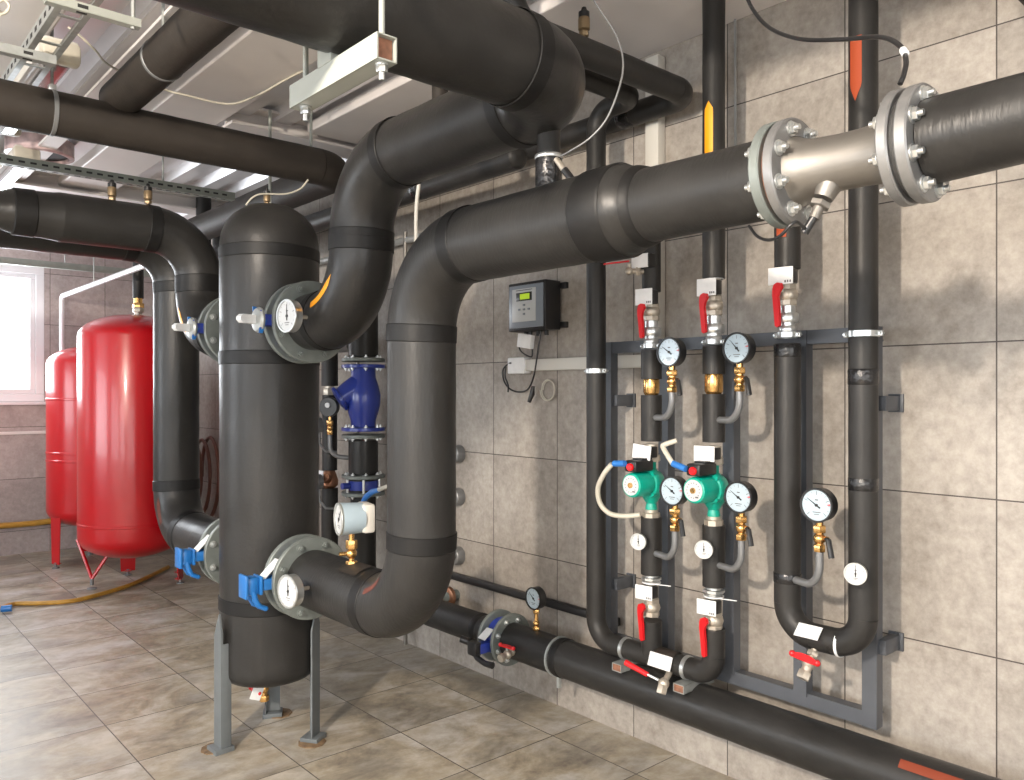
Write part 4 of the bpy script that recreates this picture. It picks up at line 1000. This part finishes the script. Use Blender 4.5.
# big transmitter on the lower vessel pipe
t = thing('pressure_transmitter', 'large pale blue-grey drum gauge on a brass cock, on the lower vessel pipe', 'gauge', (1.6, 2.735, .895))
c = V((1.585, 2.735, 1.083)); dx = V((-1, .25, 0)).normalized()
MB().lathe(c - dx * .045, dx, [(0, .04), (.003, .058), (.045, .060), (.085, .062), (.088, .062)], 40).build('drum', 'boxgrey', t)
MB().box(c + V((.055, -.012, 0)), (.05, .105, .112), Matrix.Rotation(-.245, 3, 'Z'), bev=.012).build('terminal_housing', 'greyw', t)
mx = Matrix.Translation(c + dx * .045) @ Matrix.Rotation(math.atan2(dx.y, dx.x), 4, 'Z')
dial_parts(t, mx, .060, 'galv', 'dialw', .010, .9, redmark=False)
k = MB(); zz = .90; k.hexn((1.585, 2.735, zz - .01), (1.585, 2.735, zz + .02), .022); k.cyl((1.585, 2.735, zz), (1.585, 2.735, 1.03), .011, n=12); k.ball((1.585, 2.735, zz + .048), .021); k.hexn((1.585, 2.735, zz + .065), (1.585, 2.735, zz + .10), .022); k.cyl((1.585, 2.735, zz + .048), (1.54, 2.75, zz + .048), .008, n=10)
k.build('gauge_cock', 'brass', t)

# ------------------------------------------------------------------ red expansion tanks
def tank(label, cx, cy, R, z0, z1, angs, rings):
    t = thing('expansion_tank', label, 'tank', (cx, cy, 0), 0, 'red expansion tanks')
    hd = R * .46
    prof = []
    for i in range(9): a = PI / 2 * i / 8; prof.append((z0 + hd - hd * math.cos(a), max(.01, R * math.sin(a))))
    for zz in rings: prof += [(zz - .012, R), (zz - .007, R + .004), (zz + .007, R + .004), (zz + .012, R)]
    for i in range(9): a = PI / 2 * (8 - i) / 8; prof.append((z1 - hd + hd * math.cos(a), max(.01, R * math.sin(a))))
    MB().lathe((cx, cy, 0), (0, 0, 1), prof, 80).build('vessel_body', 'red', t)
    for an in angs:
        a = math.radians(an); u = V((math.cos(a), math.sin(a), 0)); w = V((-u.y, u.x, 0))
        k = MB(); p = V((cx, cy, 0)) + u * (R * .93)
        k.prism([(-.055, .0), (.055, .0), (.075, z0 + hd + .1), (-.075, z0 + hd + .1)], .006, p + V((0, 0, .035)), w, V((0, 0, 1)))
        k.box(p + u * -.012 + V((0, 0, .04)), (.05, .05, .006), Matrix.Rotation(a, 3, 'Z'))
        lg = k.build('leg', 'red', t)
        MB().cyl(p + V((0, 0, .0)), p + V((0, 0, .05)), .012, n=12).lathe(p, (0, 0, 1), [(0, .03), (.008, .03), (.012, .012)], 16).build('levelling_foot', 'siph', lg)
    return t
tx, ty = 2.03, 6.99
T1 = tank('nearer tall red expansion tank on splayed legs', tx, ty, .405, .225, 2.195, (-38, 2, 80), [.52])
k = MB(); L_ = at(92, 585, Z=.03)
a1, a2, ft = at(86, 552, X=L_.x), at(110, 556, X=L_.x), L_ + V((0, 0, .05))
up = .30
for p_ in (V((L_.x - .07, L_.y + .15, .38)), V((L_.x + .16, L_.y - .02, .33))): k.sweep([ft, p_], .014, 8)
lg = k.build('leg', 'red', T1); MB().cyl(L_ * 1, ft, .014, n=12).lathe((L_.x, L_.y, 0), (0, 0, 1), [(0, .035), (.008, .035), (.014, .014)], 16).build('levelling_foot', 'siph', lg)
k = MB(); c = V((tx + .03, ty - .03, 2.185)); k.cyl(c, c + V((0, 0, .05)), .03, n=16); k.hexn(c + V((0, 0, .03)), c + V((0, 0, .07)), .045); k.build('top_fitting', 'nickel', T1)
tp = thing('insulated_pipe', 'thin black vertical pipe ending in a brass fitting atop the nearer red tank', 'pipe', (tx, ty, 2.25))
MB().cyl((tx + .03, ty - .03, 2.33), (tx + .03, ty - .03, 2.95), .042, n=20).build('straight_section', 'foam_r', tp)
k = MB(); k.hexn((tx + .03, ty - .03, 2.25), (tx + .03, ty - .03, 2.29), .045); k.cyl((tx + .03, ty - .03, 2.25), (tx + .03, ty - .03, 2.34), .033, n=16); k.build('brass_fitting', 'brass', tp)
tank('further red expansion tank below the window, two pressed rings round it', 2.02, 8.18, .375, .33, 1.99, (200, 320, 80), [.95, 1.02, 1.50])
# white plastic pipe in front of the window wall
pv = thing('plastic_pipe', 'white plastic pipe rising beside the window then running along the ceiling', 'pipe', (1.92, 8.9, 1.4))
MB().sweep(flat(fillet([(1.90, 8.80, 1.3), (1.90, 8.80, 2.50), (1.90, 5.2, 2.50)], .05, 6)), .022, 16).build('tube', 'pvc', pv)
tag(MB().cyl((1.90, 7.65, 2.50), (1.90, 7.65, 3.13), .005, n=8).build('hanger_rod', 'galv'), 'thin rod holding the white plastic pipe', 'rod')
# yellow hoses
p_ = [at(-30, 527, Y=8.93), at(20, 524.5, Y=8.93), at(60, 520, Y=8.93), at(110, 514, Y=8.93)]
cable('yellow_wall_pipe', 'dull yellow pipe fixed low along the window wall', p_, .028, 'yhose', 'pipe')
tag(MB().sweep([at(-30, 530.5, Y=8.96), at(110, 517.5, Y=8.96)], .014, 8).build('black_wall_cable', 'black'), 'black cable fixed under the yellow wall pipe', 'cable')
hp = [at(x_, y_, Z=.02) for x_, y_ in ((-20, 612), (0, 608), (10, 605), (20, 603.5), (45, 603), (75, 600.5), (105, 593), (130, 585), (152, 575), (168, 567))]
hs = thing('garden_hose', 'yellow hose lying curved on the floor in front of the red tanks', 'hose', hp[4])
o = cable('tube', None, hp, .017, 'yhose'); o.parent = hs; o.matrix_parent_inverse = ROOT[hs.name].inverted()
MB().sweep([at(1, 609, Z=.03), at(12, 608, Z=.03)], .024, 12).build('blue_coupling', 'bhandle', hs)
# hose coil hung on the right wall behind the vessel
pts = []
for a in range(73):
    an = 2 * PI * a / 24; f_ = a / 72
    pts.append(V((2.79 - .055 * (a / 24), 7.28 + .16 * f_ + (.25 - .02 * f_) * math.cos(an), .78 + (.38 - .07 * f_) * math.sin(an))))
cable('rubber_hose', 'brown rubber hose hung in a coil on the wall behind the vessel', pts, .016, 'brhose', 'hose', smoothit=False)

# ------------------------------------------------------------------ overhead hangers, struts, tray
def slotted(name, label, c, L, axis, w=.05, h=.045, m='strut', pitch=.075, x0=None, group=None, slots=(-1e9, 1e9)):
    """perforated steel channel with a row of slots on its side and underside"""
    t = thing(name, label, 'strut', c, 0, group); c = V(c)
    u = V((1, 0, 0)) if axis == 0 else V((0, 1, 0)); v = V((0, 1, 0)) if axis == 0 else V((1, 0, 0))
    k = MB()
    def bx(cc, su, sv, sz): k.box(cc, (su, sv, sz) if axis == 0 else (sv, su, sz))
    bx(c + v * w / 2, L, .003, h); bx(c - v * w / 2, L, .003, h); bx(c + V((0, 0, -h / 2)), L, w, .003)
    for s in (-1, 1): bx(c + v * (w / 2 - .008) * s + V((0, 0, h / 2)), L, .014, .003)
    ss = k; k.mi = 1; k.extra = ['hole']; n = int(L / pitch); x_ = -L / 2 + pitch / 2
    for i in range(n):
        q = c + u * (x_ + i * pitch); pos = q.x if axis == 0 else q.y
        if not slots[0] < pos < slots[1]: continue
        for s in (-1, 1):
            ss.box(q + v * s * (w / 2 + .0018), (.03, .0012, .011) if axis == 0 else (.0012, .03, .011))
        ss.box(q - V((0, 0, h / 2 + .0018)), (.03, .012, .0012) if axis == 0 else (.012, .03, .0012))
    k.build('channel', m, t, smooth=False)
    return t
slotted('perforated_strut', 'long perforated steel strut hung across the room behind the hung pipe', (.05, 5.0, 2.80), 4.0, 0, pitch=.055, slots=(.3, 2.6))
tag(MB().box((.30, 8.45, 2.745), (4.7, .05, .06), bev=.003).build('steel_strut', 'strut'), 'plain grey steel strut in front of the window wall', 'strut')
for xx, yy, z0_, lab in ((1.62, 5.0, 2.78, 'rod holding the perforated strut near the vessel'), (.72, 5.0, 2.78, 'rod holding the perforated strut above the hung pipe clamp'), (1.05, 8.45, 2.78, 'rod holding the plain strut by the window'), (1.85, 8.45, 2.78, 'rod holding the plain strut beside the white pipe')):
    tag(MB().cyl((xx, yy, z0_), (xx, yy, 3.13), .006, n=8).build('hanger_rod', 'galv'), 'thin steel ' + lab, 'rod')
def hanger(label, c, r, axis=(1, 0, 0), top=3.13):
    t = thing('pipe_hanger', label, 'hanger', c, 0)
    c = V(c); ringband(t, c, axis, r, .018, 'siph', 'clamp', .003)
    MB().box(c + V((0, 0, r + .012)), (.03, .03, .026), bev=.003).build('nut', 'zinc', t)
    MB().cyl(c + V((0, 0, r + .01)), (c.x, c.y, top), .0065, n=8).build('rod', 'galv', t)
    return t
pp = at(52, 113, Y=3.87)
hanger('ring clamp and long rod on the hung pipe near the cable tray', (pp.x, 3.87, 2.755), .094)
hanger('ring clamp and rod on the slanting ceiling pipe', (1.07, 3.30, 2.88), .082, (0, 1, 0))
pp = at(311, 160, Y=3.87)
tag(MB().cyl((pp.x, 3.87, 2.84), (pp.x, 3.87, 3.13), .008, n=8).build('hanger_rod', 'bracket'), 'rod dropping to the end of the hung pipe beside the thick loop', 'rod')
pp = at(311, 205, X=2.18)
tag(MB().cyl((1.95, 4.25, 2.28), (1.95, 4.25, 3.13), .009, n=8).build('hanger_rod', 'bracket'), 'pale rod dropping behind the top of the vessel', 'rod')
# channel under pipe B
t = thing('support_channel', 'pale grey box channel on two rods carrying the overhead loop', 'bracket', (.878, 1.565, 2.23))
cz = 2.262; x_ = .884; k = MB(); w_, h_ = .044, .050
y0_, y1_ = 1.385, 1.77
for dz in (-h_ / 2, h_ / 2): k.box((x_, (y0_ + y1_) / 2, cz + dz), (w_, y1_ - y0_, .003))
for dxx in (-w_ / 2, w_ / 2): k.box((x_ + dxx, (y0_ + y1_) / 2, cz), (.003, y1_ - y0_, h_ + .003))
k.build('box_tube', 'bracket', t, smooth=False)
MB().box((x_, y0_ + .012, cz), (w_ - .006, .002, h_ - .006)).build('rusty_inside', 'rust', t)
for yy in (1.405, 1.735):
    MB().cyl((x_, yy, cz - .045), (x_, yy, 3.13), .0065, n=10).build('rod', 'bracket', t)
    k = MB(); k.cyl((x_, yy, cz - .027), (x_, yy, cz - .031), .014, n=14); k.hexn((x_, yy, cz - .031), (x_, yy, cz - .044), .012); k.cyl((x_, yy, cz - .044), (x_, yy, cz - .06), .0065, n=8); k.build('nut', 'zinc', t)
k = MB(); k.prism([(-.03, 0), (.03, 0), (.03, .05), (-.03, .03)], .05, (x_ - .0, 1.60, cz + .025), V((0, 1, 0)), V((0, 0, 1))); k.build('saddle_wedge', 'bracket', t, smooth=False)
# cable tray and lamps over the open side
def tray():
    t = thing('cable_tray', 'slotted steel cable tray rising along the ceiling above the wrapped lamps', 'tray', (.62, 3.4, 2.85))
    for s in (-1, 1):
        k = MB(); k.box((.70 + s * .055, 3.0, 2.90), (.003, 4.6, .05)); k.box((.70 + s * .045, 3.0, 2.876), (.022, 4.6, .003))
        ss = k; k.mi = 1; k.extra = ['hole']
        for i in range(60): 
            for f_ in (-1, 1): ss.box((.70 + s * .055 + f_ * .0018, .75 + i * .075, 2.90), (.0012, .032, .018))
        k.build('side_rail', 'galv', t, smooth=False)
    k = MB()
    for i in range(16): k.box((.70, .9 + i * .28, 2.877), (.11, .02, .004))
    k.build('tray_grating', 'galv', t, smooth=False)
    return t
tray()
p_ = at(94, 12, Y=2.75)
slotted('perforated_strut', 'short pale strut end hung on a rod beside the ceiling pipe', (p_.x, 2.75, p_.z), .27, 0, w=.03, h=.024, m='bracket', pitch=.2)
tag(MB().cyl((p_.x + .115, 2.75, p_.z - .02), (p_.x + .115, 2.75, 3.12), .007, n=8).build('hanger_rod', 'galv'), 'rod at the end of the short pale strut', 'rod')
p_ = at(8, 50, Y=3.35)
slotted('perforated_strut', 'short slotted strut crossing beneath the cable tray', (p_.x, 3.35, p_.z), .30, 0, w=.035, h=.03, m='galv', pitch=.14)
def lamp(label, cx, y0_, y1_, z):
    t = thing('ceiling_lamp', label, 'lamp', (cx, (y0_ + y1_) / 2, z - .05), 0, 'sealed tube lamps')
    L = y1_ - y0_; ym = (y0_ + y1_) / 2
    MB().box((cx, ym, z + .03), (.13, L, .045), bev=.012).build('housing', 'greyw', t)
    k = MB(); pr = [(-.06, .01), (-.055, -.02), (-.035, -.045), (.035, -.045), (.055, -.02), (.06, .01)]
    k.prism(pr, L - .08, (cx, ym, z), V((1, 0, 0)), V((0, 0, 1))); k.build('clear_cover', 'film', t)
    for y_ in (y0_ + .03, y1_ - .03): MB().box((cx, y_, z), (.145, .07, .09), bev=.018).build('end_cap', 'cream', t)
    MB().cyl((cx - .025, y0_ + .08, z - .01), (cx - .025, y1_ - .08, z - .01), .013, n=12).build('tube', 'white', t)
    return t
c = at(62, 56, Z=2.93)
lamp('sealed tube lamp whose cream end cap shows beside the slotted tray', c.x, c.y, c.y + 1.25, 2.95)
c = at(24, 158, Z=3.0)
lamp('sealed tube lamp beyond the hung pipe near the round vent', c.x, c.y - .1, c.y + 1.15, 3.0)
c = at(40, 153, Z=3.06)
t = thing('ceiling_vent', 'dark round ceiling vent with reddish film round its collar', 'vent', (c.x, c.y, 3.0))
MB().lathe((c.x, c.y, 3.13), (0, 0, -1), [(0, .19), (.09, .19), (.095, .175), (.0951, .16), (.02, .15)], 36).build('collar', 'pinkfilm', t)
MB().cyl((c.x, c.y, 3.06), (c.x, c.y, 3.055), .16, n=36).build('opening', 'hole', t)
# coiled wire in the corner by the tray
cable('wire_coil', 'small coil of pale wire hanging by the tray', [at(0, 15, Y=3.0), at(7, 12, Y=3.0), at(9, 5, Y=3.0), at(3, 0, Y=3.0), at(-3, 6, Y=3.0), at(2, 13, Y=3.02), at(9, 9, Y=3.02)], .004, 'cream')
cable('ceiling_cable', 'thin pale cable strung along the ceiling towards the thick loop', [at(68, 27, Z=3.0), at(80, 36, Z=2.98), at(95, 50, Z=2.96), at(112, 67, Z=3.0), at(160, 88, Z=3.04), at(185, 95, Z=3.03), at(228, 104, Z=3.02), at(256, 96, Z=3.04), at(285, 80, Z=3.06), at(305, 70, Z=3.07)], .005, 'cream')
cable('drooping_wire', 'cream wire arching over the top of the vessel to its air vent', [at(246, 205, Y=3.5), at(252, 198, Y=3.5), at(262, 194, Y=3.5), at(285, 194, Y=3.5), at(300, 189, Y=3.5), at(308, 180, Y=3.5)], .004, 'cream')
cable('white_conduit', 'white flexible conduit dropping past the curve of the thick pipe', [at(419, 184, X=2.3), at(417, 200, X=2.3), at(416, 220, X=2.3), at(416, 243, X=2.3)], .010, 'greyw', 'conduit')

# automatic air vents
def airvent(label, p, s=1.):
    t = thing('air_vent', label, 'vent', p, 0, 'automatic air vents'); p = V(p)
    k = MB(); k.cyl(p + V((0, 0, -.012)), p + V((0, 0, .03 * s)), .009 * s, n=12); k.hexn(p + V((0, 0, .012 * s)), p + V((0, 0, .03 * s)), .018 * s)
    k.lathe(p, (0, 0, 1), [(.03 * s, .012 * s), (.036 * s, .021 * s), (.075 * s, .021 * s), (.08 * s, .018 * s)], 18); k.build('body', 'oldbrass', t)
    MB().lathe(p, (0, 0, 1), [(.078 * s, .020 * s), (.098 * s, .020 * s), (.102 * s, .012 * s), (.115 * s, .008 * s)], 18).build('cap', 'black', t)
    return t
airvent('brass air vent with black cap standing on the reduced pipe by the window', (at(112, 205, Y=4.36).x, 4.36, 2.515))
airvent('brass air vent with black cap at the elbow behind the vessel', (at(148, 207, Y=4.36).x, 4.36, 2.525))
airvent('brass air vent on the domed top of the black vessel', (1.60, 3.52, 2.415), .75)
airvent('brass air vent with black cap on the slim ceiling pipe', (at(584, 25, Y=2.0).x, 2.0, 2.83))
# vertical thin pipe at top between loops
t = thing('insulated_pipe', 'short upright pipe stub above the overhead curve with torn black tape', 'pipe', (1.95, 2.45, 2.55))
pz = at(440, 80, X=1.95)
MB().cyl((1.95, pz.y, 2.5), (1.95, pz.y, 3.1), .033, n=20).build('straight_section', 'foam_br', t)
MB().lathe((1.95, pz.y, 2.60), (0, 0, 1), [(0, .034), (.002, .038), (.06, .037), (.062, .034)], 20).build('tape_band', 'vinyl', t)
# dark steel beam in the top corner near the wall
pz = at(1005, 8, X=2.7)
tag(MB().box((2.30, .74, 2.80), (1.08, .12, .16), bev=.004).build('steel_crossbar', 'tape'), 'dark steel bar meeting the wall high above the wide pipe', 'beam')

# ------------------------------------------------------------------ light
w = bpy.data.worlds.new('world'); sc.world = w; w.use_nodes = True
bg = w.node_tree.nodes['Background']; bg.inputs[0].default_value = (.93, .97, 1, 1); bg.inputs[1].default_value = 2.2
def area(name, loc, rot, sx, sy, e, c):
    l = bpy.data.lights.new(name, 'AREA'); l.shape = 'RECTANGLE'; l.size = sx; l.size_y = sy; l.energy = e; l.color = c
    o = bpy.data.objects.new(name, l); col.objects.link(o); o.location = loc; o.rotation_euler = rot; return o
DAY = (.90, .95, 1.)
for k_, (a, b, c, d) in enumerate(LW):
    area('window_daylight', (XL + .02, (a + b) / 2, (c + d) / 2), (0, -PI / 2 - .28, 0), d - c - .2, b - a - .2, [100, 90, 170][k_], DAY)
area('window_daylight', (1.07, LY - .06, 2.1), (-PI / 2 - .35, 0, 0), 1.2, 1.1, 75, DAY)
area('window_daylight', (-.9, YF + .02, 1.75), (PI / 2 + .35, 0, 0), 4.6, 2.0, 95, (1, .98, .95))
l = bpy.data.lights.new('flood_lamp', 'POINT'); l.energy = 880; l.color = (1, .88, .74); l.shadow_soft_size = .09
o = bpy.data.objects.new('flood_lamp', l); col.objects.link(o); o.location = (-1.8, .7, 2.74)
